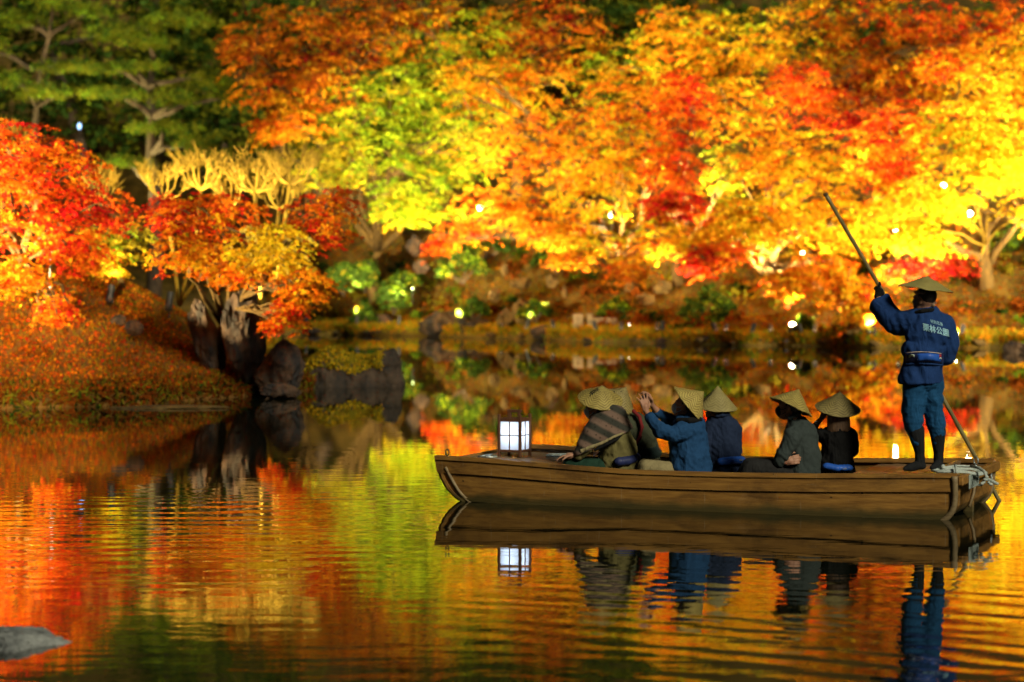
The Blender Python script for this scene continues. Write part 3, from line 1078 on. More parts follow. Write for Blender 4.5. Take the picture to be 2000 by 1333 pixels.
P_PINE = pal(pine=6, deep=3, leaf=2)
P_DARK = pal(deep=6, pine=3)
G_P = "pines behind the islet"
evergreen("pine_tree", "tall pine with horizontal cloud-like pads and a straight trunk", on_far(298, 84),
          [pad(240, 62, 83, 1.5, .35, 60), pad(345, 42, 82.5, 1.3, .3, 44), pad(295, 85, 82.5, 1.0, .2, 26), pad(215, 133, 82.5, 1.3, .13, 34), pad(280, 130, 82, 1.0, .12, 26),
           pad(205, 180, 82, 1.1, .15, 36), pad(255, 186, 82, .7, .12, 18), pad(345, 195, 82, 1.0, .3, 30), pad(412, 160, 82, 1.0, .42, 40),
           pad(455, 190, 82, .7, .2, 18), pad(315, 250, 82, 1.5, .14, 26), pad(375, 285, 82, .8, .32, 22), pad(250, 318, 81, 1.0, .12, 18)],
          .26, 110, .15, P_PINE, T_NEEDLE, G_P, trunk_top=P(290, 55, 84))
evergreen("pine_tree", "pine with drooping tufts at the far-left top edge", on_far(60, 86),
          [pad(30, 40, 84, 1.4, .3, 36), pad(105, 8, 84, 1.4, .25, 36), pad(10, 155, 83, .9, .35, 34), pad(85, 180, 83, 1.1, .32, 40),
           pad(130, 130, 84, 1.3, .22, 30), pad(175, 25, 84, .9, .22, 20), pad(-40, 90, 84, 1.2, .5, 28)],
          .2, 100, .15, P_PINE, T_NEEDLE, G_P)
G_D = "dark evergreens behind the maples"
for lab, px, py, d, rx, rz, ns in [
    ("almost black evergreen behind the tall pine", 180, 170, 93, 5.0, 3.6, 150),
    ("almost black evergreen right of the tall pine's trunk", 420, 60, 95, 4.2, 4.0, 130),
    ("dark evergreen behind the dim orange maple", 640, 200, 93, 4.5, 3.4, 130),
    ("dark evergreen low behind the pruned trees", 480, 300, 90, 3.2, 1.8, 100),
    ("dark evergreen showing in gaps of the top centre maples", 920, 60, 97, 5.0, 4.0, 140),
    ("dark green evergreen at the top edge between amber maples", 1210, 20, 94, 3.6, 2.2, 110),
    ("dark evergreen behind the scarlet maple", 1330, 210, 92, 4.2, 3.4, 120),
    ("dark evergreen behind the golden maple", 1560, 260, 93, 4.8, 3.6, 130),
    ("dark evergreen behind the red maple right of the pole", 1790, 240, 93, 4.8, 3.6, 130),
    ("dark evergreen behind the forked yellow maple", 2010, 280, 92, 4.0, 3.6, 110)]:
    c = P(px, py, d)
    evergreen("evergreen_tree", lab, (c.x, d, float(far_z(np.array(c.x), np.array(float(d))))),
              [(c, (rx, rx * .6, rz), ns), (c + Vector((rx * .5, .4, rz * .6)), (rx * .6, rx * .5, rz * .6), ns // 3),
               (c + Vector((-rx * .5, .4, rz * .9)), (rx * .6, rx * .5, rz * .7), ns // 3)],
              .3, 80, .24, P_DARK, T_QUAD, G_D, M_BARK_DARK, .8)


# shrubs
def shrub(name, label, c, r, palette, ns, nl, sr, ls, group, mat=None, round_=True, cat="shrub"):
    base = Vector((c[0], c[1], c[2] - r[2]))
    root = empty(name, base, 0, label, cat, group)
    if round_:
        pos, ln, size, col, sc = sprays(c, r, palette, ns, nl, sr, ls, shell=.8, flat=.25)
    else:
        got = [sprays(Vector(c) + Vector((ox * r[0], oy * r[1], oz * r[2])), [q * k for q in r], palette, ns // 3, nl, sr, ls * 1.15, shell=.2, flat=.3)
               for ox, oy, oz, k in ((-.5, 0, -.2, .6), (.45, -.2, .05, .62), (.05, .2, .45, .55), (.8, .1, -.4, .35), (-.9, 0, -.5, .35))]
        pos, ln, size, col, sc = [np.concatenate([g_[i] for g_ in got]) for i in range(5)]
    if round_:
        out = norm((pos - np.array(c)) / np.array(r))
        ln = norm(out + RNG.normal(size=ln.shape) * .4)
    me = leaf_mesh("foliage", pos - np.array(base), ln, size, col)
    tag(link("foliage", me, mat or M_NEEDLE, root), kind="stuff")
    mb = MB()
    for k in range(4):
        q = Vector(sc[random.randrange(len(sc))]) - base
        mb.tube(limb_pts((0, 0, -.15), q, .2, 4, .08), [.035, .03, .024, .018, .01], 5)
    mb.build("stem", M_BARK_DARK, root, True)
    return root


P_SHRUB = pal(leaf=1, deep=8, olive=.6)
P_BRIGHT = pal(leaf=2, lime=.4, deep=7, olive=1)
G_S = "shrubs on the far bank"
for lab, px, py, d, rx, rz, pp, ns in [
    ("clipped round shrub nearest the islet's hanging red leaves", 672, 540, 79.5, .62, .48, P_SHRUB, 60),
    ("clipped round shrub, second beside the islet's hanging red leaves", 714, 535, 79.8, .45, .48, P_SHRUB, 48),
    ("dark clipped shrub just left of the small green-lit lamp", 768, 575, 79.6, .6, .55, P_SHRUB, 60),
    ("small dark shrub low by the water behind the mossy boulder", 708, 612, 79.4, .34, .4, P_SHRUB, 36),
    ("lime-lit shrub right above the small green lamp", 785, 545, 80.0, .5, .34, P_BRIGHT, 36),
    ("green shrub halfway up the slope under the amber branches", 905, 510, 77.5, .75, .6, P_BRIGHT, 50),
    ("upper green shrub on the slope beneath the amber maple", 945, 470, 79, .8, .5, P_SHRUB, 50),
    ("loose green shrub on the slope left of the standing floodlight", 1090, 490, 77.5, .75, .6, P_SHRUB, 50),
    ("small green bush among the pale stones", 1045, 602, 74.6, .42, .3, P_BRIGHT, 30),
    ("little bush on top of the cut stone block", 1203, 598, 73.4, .36, .3, P_BRIGHT, 30),
    ("drooping dark shrub beneath the scarlet branch", 1385, 590, 71.5, .75, .55, P_SHRUB, 52),
    ("tuft of leaves beside the shoreline floodlight under the golden maple", 1568, 640, 68.6, .3, .32, P_BRIGHT, 22),
    ("bright green shrub at the right edge behind the forked trunk", 1990, 545, 74, .85, .55, P_BRIGHT, 60),
    ("small dark shrub on the waterline of the far bank", 1355, 655, 70.6, .25, .28, P_SHRUB, 20),
    ("dark shrub low on the slope between the pale stones and green lamp", 925, 600, 77, .42, .36, P_SHRUB, 30)]:
    c = P(px, py, d)
    g = float(far_z(np.array(c.x), np.array(float(d))))
    c.z = max(c.z, g + rz * .5)
    shrub("shrub", lab, c, (rx, rx * .9, rz), pp, ns, 70, .26, .085, G_S, round_='clipped' in lab)


# ------------------------------------------------------------------ rocks
def rock_mesh(name, size, seed, sub=4, rough=.28, pts=None, flat=0.0):
    bm = bmesh.new()
    bmesh.ops.create_icosphere(bm, subdivisions=sub, radius=1)
    off = Vector((seed * 3.17, seed * 1.3, seed * 7.7))
    # broken planes: cut the ball with random facets, then roughen
    rnd = random.Random(seed)
    cuts = []
    for k in range(11):
        n = Vector((rnd.uniform(-1, 1), rnd.uniform(-1, 1), rnd.uniform(-.6, 1))).normalized()
        cuts.append((n, rnd.uniform(.62, .92)))
    for v in bm.verts:
        p = v.co.copy()
        for n, h in cuts:
            e = p.dot(n) - h
            if e > 0: p -= n * e * .92
        rd = 1 - abs(noise.noise(Vector((p.x * 3.1, p.y * 3.1, p.z * 1.1)) + off))
        p *= 1 + rough * .5 * noise.noise(p * 1.7 + off) + rough * .3 * noise.noise(p * 4.3 + off) + rough * .16 * noise.noise(p * 11 + off) - rough * .9 * max(0, rd - .86) * 3.0
        v.co = Vector((p.x * size[0], p.y * size[1], p.z * size[2]))
    me = bpy.data.meshes.new(name)
    bm.to_mesh(me)
    bm.free()
    return me


def rock(label, c, size, seed, mat, rot=(0, 0, 0), cat="rock", name="rock", group=None, sub=4, rough=.28):
    o = link(name, rock_mesh(name, size, seed, sub, rough), mat, None, False)
    o.location = c
    o.rotation_euler = rot
    return tag(o, label, cat, group)


G_I = "rocks around the islet's point"
rock("tall leaning standing stone, left one of the dark pair on the islet", P(405, 665, 40.8), (.30, .32, .72), 3, M_ROCK, (.1, -.25, .3), group=G_I)
rock("tallest pointed standing stone on the islet's tip", P(472, 655, 40.6), (.42, .38, .85), 8, M_ROCK, (.05, -.12, .8), group=G_I)
rock("rounded boulder at the foot of the pointed standing stone by the water", P(545, 722, 40.6), (.42, .42, .52), 14, M_ROCK, (.1, .25, 1.1), group=G_I)
rock("low dark stone wedged between the standing stones", P(498, 735, 40.9), (.3, .3, .36), 21, M_ROCK, (0, .5, .2), group=G_I)
rock("small pale stone at the water's edge below the rounded boulder", P(548, 765, 39.9), (.34, .25, .15), 30, M_ROCK, (0, .1, .5), group=G_I)
rock("small dark stone lying on the islet's grassy slope", P(262, 640, 40.6), (.18, .16, .15), 33, M_ROCK, (0, 0, .4), group=G_I)
rock("smaller stone beside the dark one on the grassy slope", P(232, 625, 41.0), (.16, .15, .10), 34, M_ROCK, (0, 0, 1.4), group=G_I)
# mossy boulder: rock with a moss cap
def boulder_mesh(name, prof, depth, base, seed):
    """a long block: profile of its top along x, steep broken faces"""
    bm = bmesh.new()
    bmesh.ops.create_cube(bm, size=2)
    bmesh.ops.subdivide_edges(bm, edges=bm.edges, cuts=22, use_grid_fill=True)
    px_ = [p[0] for p in prof]; pz_ = [p[1] for p in prof]
    off = Vector((seed, seed * 2.1, 0))
    for v in bm.verts:
        u, w, t = v.co
        rnd_ = 1 - .10 * max(0, abs(u) - .75) * 4 * abs(w)
        x = u * px_[-1] if u > 0 else -u * px_[0]
        top = float(np.interp(x, px_, pz_))
        tt = (t + 1) / 2
        z = base + (top - base) * tt
        y = w * depth * (1 - .45 * tt ** 2) * (1 - .35 * max(0, abs(u) - .4) ** 1.5) * rnd_
        p = Vector((x * (1 - .05 * tt ** 3), y, z))
        n1 = noise.noise(p * 2.3 + off); n2 = noise.noise(p * 5.5 + off); n3 = noise.noise(p * 13 + off)
        crack = max(0, .90 - abs(noise.noise(Vector((p.x * 2.2, p.y * 2.2, p.z * 1.2)) + off)) * 10) * .05
        d = Vector((u * .5, w, t * .6)).normalized()
        v.co = p + d * (n1 * .09 + n2 * .05 + n3 * .014 - crack * .5)
    me = bpy.data.meshes.new(name)
    bm.normal_update()
    bm.to_mesh(me)
    bm.free()
    return me


M_ROCK_MID = surf("weathered_rock", (.085, .055, .032), (.022, .018, .014), .8, 3.2, (1, 1, .7), 1.0, 9, .35, 9, lo=.38, hi=.64, bdist=.06)
o = link("boulder", boulder_mesh("boulder", [(-.95, .22), (-.78, .50), (-.45, .68), (-.1, .58), (.25, .54), (.5, .58), (.70, .64), (.80, .66), (.92, .42)], .55, -.3, 4.0), M_ROCK_MID)
o.location = P(690, 752, 44.2) + Vector((0, 0, 0))
o.location.z = 0
tag(o, "long boulder with a golden moss cap standing in the water", "boulder")
P_MOSS = pal(gold=2, olive=5, yellow=2)
me = o.data
tops = [(v.co, v.normal) for v in me.vertices if (v.normal.z > .3 or v.normal.y < .2) and v.co.x < .60 + .2 * noise.noise(v.co * 3) and v.co.z > .33 + .16 * noise.noise(v.co * 2.6) + .12 * max(0, v.co.x)]
ii = RNG.integers(0, len(tops), 9000)
cpos = np.array([tops[i][0] for i in ii]) + RNG.normal(size=(9000, 3)) * np.array([.03, .03, .012])
cnrm = np.array([tops[i][1] for i in ii]) + RNG.normal(size=(9000, 3)) * .6
ci = RNG.choice(3, 9000, p=P_MOSS[1])
tag(link("moss", leaf_mesh("moss", cpos + cnrm * .012, cnrm, .035 + .03 * RNG.random(9000), P_MOSS[0][ci] * .75), M_NEEDLE, o), kind="stuff")

rock("long flat stone lying just above the water off the islet", P(330, 797, 37.0), (.95, .22, .055), 51, M_ROCK_PALE, (0, 0, .05), group=G_I)
rock("grey rock breaking the surface in the lower left corner", P(40, 1262, 13.6), (.30, .34, .10), 57, M_ROCK_GREY, (0, .06, .2), sub=5)
rock("dark stump-like stone at the left edge of the islet shore", P(-6, 757, 37.3), (.14, .14, .12), 58, M_ROCK, group=G_I)
G_F = "rocks along the far bank"
for lab, px, py, d, sz, seed, mt in [
    ("wide dark rock with a hollow, leftmost on the far waterline", 745, 640, 80.0, (.85, .7, .55), 61, M_ROCK),
    ("broad low rock on the far waterline right of the hollow one", 870, 638, 77.8, (.95, .7, .5), 62, M_ROCK),
    ("dark rock on the waterline below the pale stones", 930, 646, 76.6, (.6, .6, .42), 63, M_ROCK),
    ("pale upright stone, lowest of the lit cluster", 985, 625, 75.4, (.3, .3, .42), 64, M_ROCK_PALE),
    ("brightest pale stone in the middle of the lit cluster", 1020, 608, 75.2, (.42, .35, .45), 65, M_ROCK_PALE),
    ("flat pale stone at the top of the lit cluster", 1018, 553, 76.2, (.5, .35, .18), 66, M_ROCK_PALE),
    ("round pale stone alone above right of the lit cluster", 1078, 548, 76.2, (.24, .22, .24), 67, M_ROCK_PALE),
    ("small pale stone at the left end of the lit cluster", 966, 575, 76.4, (.2, .2, .26), 68, M_ROCK_PALE),
    ("tiny pale stone above the lit cluster", 985, 528, 77.4, (.14, .14, .2), 69, M_ROCK_PALE),
    ("slim pale stone right of the lit cluster on the bare slope", 1103, 573, 75.4, (.1, .1, .2), 70, M_ROCK_PALE),
    ("rock high on the slope below the lime boughs", 822, 520, 80.5, (.34, .3, .26), 71, M_ROCK),
    ("upright rock under the lime boughs", 812, 478, 82.5, (.34, .3, .36), 72, M_ROCK),
    ("lower of the two pale rocks on the slope under the orange branch", 1262, 588, 74.0, (.36, .3, .26), 73, M_ROCK_PALE),
    ("upper of the two pale rocks on the slope under the orange branch", 1293, 562, 74.6, (.34, .3, .28), 74, M_ROCK_PALE),
    ("big furrowed rock glowing amber on the shore behind the boatman's arm", 1682, 650, 67.0, (.62, .5, .38), 75, M_ROCK_PALE),
    ("dark rounded rock in the water at the right edge", 1995, 688, 62.5, (.5, .45, .3), 76, M_ROCK),
    ("low rock on the shore left of the cut stone block", 1060, 650, 73.8, (.4, .4, .24), 77, M_ROCK),
    ("small rock at the waterline left of the shoreline lamp", 1190, 655, 72.2, (.3, .3, .2), 78, M_ROCK),
    ("half-sunk rock at the waterline under the drooping shrub", 1470, 672, 68.5, (.3, .3, .16), 79, M_ROCK),
    ("low rock on the right bank beneath the forked maple", 1905, 668, 66.2, (.4, .35, .2), 80, M_ROCK_PALE),
    ("flat rock in grass to the right of the boatman", 1900, 640, 68.2, (.35, .3, .2), 81, M_ROCK_PALE)]:
    rock(lab, P(px, py, d), sz, seed, mt, (0, 0, seed * .7), group=G_F, sub=3, rough=.42)
# cut stone landing block
root = empty("stone_block", P(1150, 662, 72.8), .1, "squared stone landing block with a dark notch on the far shore", "stone block")
for (x, z, w, h, dx) in [(-.32, .35, .26, .8, .55), (.02, .40, .16, .7, .5), (.46, .42, .74, .42, .6), (.46, .08, .70, .26, .56)]:
    q = MB(); q.box((x, 0, z), (w, dx, h), None, .03); q.build("stone", M_STONE, root)


# ------------------------------------------------------------------ ground litter, grass
def scatter_islet(n):
    out = []
    while len(out) < n:
        x = RNG.uniform(-14, -3.4, n * 2); y = RNG.uniform(35.5, 48, n * 2)
        r = islet_r(x, y)
        k = (r < .995)
        out += list(zip(x[k], y[k]))
    out = np.array(out[:n])
    return np.column_stack([out, islet_z(out[:, 0], out[:, 1]) + .02])


g = scatter_islet(60000)
nb = len(g)
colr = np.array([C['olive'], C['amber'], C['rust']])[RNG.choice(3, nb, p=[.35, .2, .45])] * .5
hgt = .05 + .06 * RNG.random(nb)
al = norm(np.column_stack([RNG.normal(size=nb) * .35, RNG.normal(size=nb) * .35, np.ones(nb)]))
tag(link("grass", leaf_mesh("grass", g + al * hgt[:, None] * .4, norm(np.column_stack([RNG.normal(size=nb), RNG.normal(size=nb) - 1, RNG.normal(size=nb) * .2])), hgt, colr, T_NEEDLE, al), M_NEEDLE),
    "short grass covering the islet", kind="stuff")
g = scatter_islet(26000)
wleft = RNG.random(len(g)) < np.clip((-3.9 - g[:, 0]) / 4.0, .12, 1)
g = g[wleft]
cc_ = np.array([C['orange'], C['ember'], C['red'], C['amber'], C['rust']])[RNG.choice(5, len(g), p=[.3, .25, .15, .15, .15])]
tag(link("fallen_leaves", leaf_mesh("fallen_leaves", g + np.array([0, 0, .05]), norm(np.array([0, -.2, 1]) + RNG.normal(size=g.shape) * .5), .05 + .03 * RNG.random(len(g)), cc_, T_STAR), M_LEAF),
    "orange leaves fallen on the islet grass", kind="stuff")
n = 42000
fx = RNG.uniform(-9, 19, n); fd = 11 * RNG.random(n) ** 1.3 + .05
fy = shore(fx) + .25 * np.sin(fx * 1.7) + .15 * np.sin(fx * 4.3 + 1) + fd
fz = .24 + .17 * fd + .014 * np.minimum(fd, 14) ** 2
bv = BVHTree.FromPolygons([v.co for v in far_ground.data.vertices], [p.vertices for p in far_ground.data.polygons])
keep, zz = [], []
for i in range(n):
    h = bv.ray_cast(Vector((fx[i], fy[i], 60)), Vector((0, 0, -1)))
    zz.append(h[0].z if h[0] else fz[i])
fz = np.array(zz) + .02
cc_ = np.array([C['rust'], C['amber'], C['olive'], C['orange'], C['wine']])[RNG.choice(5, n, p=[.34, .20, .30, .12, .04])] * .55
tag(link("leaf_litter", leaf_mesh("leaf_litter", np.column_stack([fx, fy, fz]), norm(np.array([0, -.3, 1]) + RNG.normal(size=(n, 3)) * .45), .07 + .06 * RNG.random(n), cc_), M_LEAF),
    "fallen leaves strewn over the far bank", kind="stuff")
# undergrowth: ferns and seedlings nobody could count, in drifts over the slope
nc = 420
ux = RNG.uniform(-8.5, 18, nc); ud = .5 + 10 * RNG.random(nc) ** 1.1
keepu = np.array([noise.noise((a * .35, b * .5, 9.0)) > -.12 for a, b in zip(ux, ud)])
ux, ud = ux[keepu], ud[keepu]
uy = shore(ux) + ud
uz = np.array([(lambda h: h[0].z if h[0] else 0)(bv.ray_cast(Vector((a, b, 60)), Vector((0, 0, -1)))) for a, b in zip(ux, uy)])
kk = np.repeat(np.arange(len(ux)), 46)
m_ = len(kk)
us = (.16 + .26 * RNG.random(len(ux)))[kk]
dv = norm(RNG.normal(size=(m_, 3)) * np.array([1, 1, .6]) + np.array([0, 0, .5]))
pos = np.column_stack([ux, uy, uz])[kk] + dv * us[:, None] * (.3 + .9 * RNG.random((m_, 1)))
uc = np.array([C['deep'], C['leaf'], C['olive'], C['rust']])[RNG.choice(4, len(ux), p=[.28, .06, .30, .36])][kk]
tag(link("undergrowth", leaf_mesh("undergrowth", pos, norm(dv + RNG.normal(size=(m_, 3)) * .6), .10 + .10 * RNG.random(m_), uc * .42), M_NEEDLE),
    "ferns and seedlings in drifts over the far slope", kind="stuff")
n = 26000
fx = RNG.uniform(-9, 19, n); fd = .02 + 1.3 * RNG.random(n) ** 2
fd[::3] = -.05 + .04 * RNG.random(len(fd[::3]))
fy = shore(fx) + .25 * np.sin(fx * 1.7) + .15 * np.sin(fx * 4.3 + 1) + fd
al = norm(np.column_stack([RNG.normal(size=n) * .5, RNG.normal(size=n) * .4 - .4, np.ones(n)]))
hgt = .12 + .14 * RNG.random(n)
tag(link("sedge", leaf_mesh("sedge", np.column_stack([fx, fy, np.where(np.arange(n) % 3 == 0, .02 + .26 * RNG.random(n), .25 + .12 * fd)]) + al * hgt[:, None] * .35, RNG.normal(size=(n, 3)), hgt,
     np.array([C['olive'], C['leaf'], C['amber']])[RNG.choice(3, n, p=[.5, .15, .35])] * .9, T_NEEDLE, al), M_NEEDLE), "sedge fringing the far waterline", kind="stuff")

# ragged turf hanging over the islet's edge
n = 16000
ta = RNG.uniform(-2.9, .3, n)
rr_ = 1.012 - .07 * RNG.random(n) ** 1.6
aa = np.arctan2(np.sin(ta) * IR[1], np.cos(ta) * IR[0])
wv = 1 / (1 + .018 * np.sin(9 * aa) + .012 * np.sin(17 * aa + 1))
ex, ey = IC[0] + rr_ * wv * IR[0] * np.cos(ta), IC[1] + rr_ * wv * IR[1] * np.sin(ta)
ez = np.where(rr_ > 1, .02 + .2 * RNG.random(n), islet_z(ex, ey))
al = norm(np.column_stack([RNG.normal(size=n) * .5, -.5 + RNG.normal(size=n) * .4, RNG.normal(size=n) * .8]))
hgt = .10 + .12 * RNG.random(n)
tag(link("turf_edge", leaf_mesh("turf_edge", np.column_stack([ex, ey, ez]) + al * hgt[:, None] * .3, RNG.normal(size=(n, 3)), hgt,
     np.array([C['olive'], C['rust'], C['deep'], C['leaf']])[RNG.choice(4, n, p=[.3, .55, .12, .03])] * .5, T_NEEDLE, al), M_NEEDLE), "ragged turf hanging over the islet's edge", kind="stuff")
# stones edging the far waterline
protos = [rock_mesh("stone", (1, .8, .6), 200 + k, 3, .3) for k in range(5)]
for k in range(38):
    x = -8.5 + 26.5 * (k + random.uniform(-.45, .45)) / 37
    sy = float(shore(x)) + .25 * math.sin(x * 1.7) + .15 * math.sin(x * 4.3 + 1)
    sc_ = random.uniform(.10, .22)
    o = link("shore_stone", protos[k % 5], M_ROCK_PALE if k % 3 else M_ROCK)
    o.location = (x, sy - .12 + random.uniform(-.1, .2), .06 + random.uniform(0, .12))
    o.scale = (sc_ * random.uniform(.9, 1.6), sc_, sc_ * random.uniform(.6, 1.1))
    o.rotation_euler = (random.uniform(-.2, .2), random.uniform(-.2, .2), random.uniform(0, 6.28))
    tag(o, "small stone in the row edging the far waterline", "stone", "stones edging the far waterline")

# bamboo railing at the upper right
root = empty("bamboo_railing", P(1975, 515, 78), .05, "low bamboo railing behind the green shrub at the right edge", "railing")
for k in range(5):
    q = MB(); q.tube([((k - 2) * .42, 0, -.5), ((k - 2) * .42, 0, .5)], .03, 8); q.build("post", M_BAMBOO, root, True)
for z in (.38, .05):
    q = MB(); q.tube([(-1.1, -.05, z), (0, -.05, z + .01), (1.1, -.05, z)], .025, 8); q.build("rail", M_BAMBOO, root, True)


# ------------------------------------------------------------------ floodlights
def floodlight(label, loc, aim, watts, col=(1.0, .76, .36), spot=120, lens=.075, group="garden floodlights", mat=None, face=None, blend=.7):
    root = empty("floodlight", loc, 0, label, "floodlight", group)
    loc = Vector(loc)
    d = (Vector(face) - loc).normalized() if face is not None else (Vector(aim) - loc).normalized()
    q = d.to_track_quat('Z', 'Y').to_matrix()
    h = MB(); h.box(q @ Vector((0, 0, -.06)), (lens * 2.3, lens * 2.0, .10), q, .012); h.build("housing", M_BLACK, root)
    l = MB(); l.lathe([(lens, -.004), (lens, .006), (lens * .55, .014)], 20, q.to_4x4(), True, True); l.build("lens", mat or (M_LAMP if face is not None else M_LAMP_DIM), root)
    if face is None:      # hooded lamp: the lens sits deep in a tube
        t = MB(); t.lathe([(lens * 1.25, -.02), (lens * 1.25, .22), (lens * 1.15, .22), (lens * 1.12, -.02)], 20, q.to_4x4()); t.build("hood", M_BLACK, root)
    s = MB(); s.tube([q @ Vector((0, 0, -.06)), Vector((0, 0, -.16)), Vector((0, 0, -.5))], .015, 6); s.build("stake", M_BLACK, root)
    ld = bpy.data.lights.new("bulb", 'SPOT')
    ld.energy = watts
    ld.color = col
    ld.spot_size = R(spot)
    ld.spot_blend = blend
    ld.shadow_soft_size = .06
    lo = bpy.data.objects.new("bulb", ld)
    COL.objects.link(lo)
    lo.parent = root
    dd = (Vector(aim) - loc).normalized()
    lo.location = d * (.04 if face is not None else .23)
    lo.rotation_euler = dd.to_track_quat('-Z', 'Y').to_euler()
    return root


CAMP = (0, 0, 2.1)
LAMP_K = 1.2
LAMP_T = 1.35
# lamps the photograph shows alight
for lab, px, py, d, aim, w in [
    ("bright round floodlight high on the slope among amber leaves", 1195, 420, 76.5, (1150, 250, 71), 2600),
    ("floodlight peeping through the amber branches at the left", 937, 407, 75.5, (980, 300, 70), 1800),
    ("floodlight high among yellow leaves right of the pole", 1843, 363, 74.5, (1840, 250, 66), 2200),
    ("floodlight beside the forked trunk's upper limb", 1894, 418, 74.5, (1930, 260, 66), 2200),
    ("small floodlight just right of the raised bamboo pole", 1750, 453, 71.5, (1730, 330, 67), 2000),
    ("floodlight glowing under the golden maple left of the pole", 1567, 497, 71.5, (1560, 350, 66), 3000),
    ("shoreline floodlight mirrored in the pond below the amber maple", 1232, 637, 72.3, (1200, 380, 76), 2600),
    ("shoreline floodlight beside a leafy tuft under the golden maple", 1548, 635, 68.9, (1560, 400, 70), 3600),
    ("wide shoreline floodlight at the boatman's elbow", 1867, 656, 66.6, (1850, 350, 70), 3600),
    ("small floodlight in front of the green shrub at the right edge", 1967, 522, 72.6, (1985, 300, 69), 2000),
    ("small floodlight hidden in the fiery red maple on the islet", 98, 507, 39.8, (80, 380, 38.5), 420),
]:
    floodlight(lab, P(px, py, d), P(*aim), w * (.06 if px > 1880 and py < 600 else .16 if px > 1700 else .36) * LAMP_K, spot=60 if 'hidden' in lab else 165, lens=.03 if 'hidden' in lab else .055 if 'small' in lab else .075, face=CAMP,
               mat=M_LAMP_DIM if 'hidden' in lab else None)
floodlight("tiny green-tinted floodlight between the clipped shrubs", P(806, 564, 78.6), P(790, 300, 79), 220, (.75, 1.0, .35), spot=70, lens=.03, face=CAMP, mat=emit_mat("green_lamp_glass", (.7, 1.0, .25), 5))
# added lamps low behind stones and lip, to light the crowns from below
for k, (px, aim, w, spot) in enumerate([
    # wide lamps for the low boughs
    (780, (800, 350, 79), 5000, 75), (900, (840, 250, 80), 6000, 65), (905, (1000, 360, 74), 6000, 70), (1030, (1120, 320, 74), 6500, 70),
    (1160, (1060, 300, 73), 6000, 65), (1290, (1330, 270, 72.5), 6500, 65), (1390, (1300, 340, 72), 5000, 70), (1460, (1560, 340, 69), 5500, 65),
    (1560, (1500, 420, 68), 3800, 70), (1700, (1620, 330, 69), 5500, 65), (1800, (1680, 430, 69), 4200, 70), (1790, (1860, 300, 68), 4200, 65),
    (2060, (1930, 300, 68), 3000, 65), (1880, (2000, 190, 69), 3200, 60), (1650, (1760, 270, 74), 7500, 55), (1540, (1690, 560, 67), 1500, 60),
    # narrow beams for the tops behind
    (600, (560, 170, 80), 3500, 50), (700, (700, 60, 81), 5500, 45), (850, (880, 80, 81), 15000, 42), (980, (1060, 80, 82), 15000, 42),
    (1080, (990, 170, 80), 13000, 40), (1210, (1190, 130, 80), 13000, 42), (1280, (1330, 60, 79), 15000, 42), (1410, (1480, 110, 78), 18000, 42),
    (1500, (1420, 200, 77), 13000, 40), (1590, (1640, 60, 79), 20000, 42), (1690, (1590, 180, 76), 13000, 40), (1750, (1800, 60, 79), 22000, 44),
    (1800, (1720, 160, 77), 14000, 40), (2170, (1960, 60, 79), 20000, 44)]):
    d = float(np.interp(px, [600, 760, 900, 1000, 1150, 1330, 1480, 1620, 1800, 2100], [80.8, 79.4, 77.0, 75.3, 73.0, 71.2, 69.4, 67.6, 66.5, 65.6]))
    x = (px - 1000) / F * d
    d = float(shore(x)) + .25 * math.sin(x * 1.7) + .15 * math.sin(x * 4.3 + 1) + .12
    floodlight(f"low floodlight on the far bank's edge aimed up into the crowns", (x, d, .42), P(*aim), w * LAMP_K * (.35 if px > 1770 and spot > 50 else .55 if px > 1440 and spot > 50 else .65 if px > 770 and spot > 50 else .9), (1.0, .74, .34), spot=spot, lens=.05,
               group="low floodlights along the far bank's edge")
for lab, px, dy, aim, w in [("added floodlight on the slope in front of the pines", 230, -6.0, (270, 100, 83), 3000),
                            ("second added floodlight before the pines, aimed at the far-left tufts", 90, -6.0, (60, 120, 84), 2200)]:
    floodlight(lab, on_far(px, 88) + Vector((0, dy, .2)), P(*aim), w * LAMP_K, (.95, .86, .4), spot=75)  # both lamps added to brighten the pines
for lab, px, d, dz, aim, w in [  # islet lamps added to light its maples and pruned trees
    ("added floodlight on the islet shore outside the left edge", -480, 38.0, .5, (60, 380, 39), 11000),
    ("added floodlight on the islet grass below the pruned trees", 470, 43.0, .3, (500, 320, 43), 1200),
    ("added floodlight before the left pruned tree", 330, 42.6, .3, (370, 320, 43.4), 700),
    ("added floodlight at the back of the islet under the olive maple", 215, 41.6, .15, (230, 470, 42), 130)]:
    x = (px - 1000) / F * d
    z = float(islet_z(np.array(x), np.array(float(d)))) + dz
    floodlight(lab, (x, d, z), P(*aim), w * LAMP_K, (1.0, .74, .34), spot=85, lens=.05)
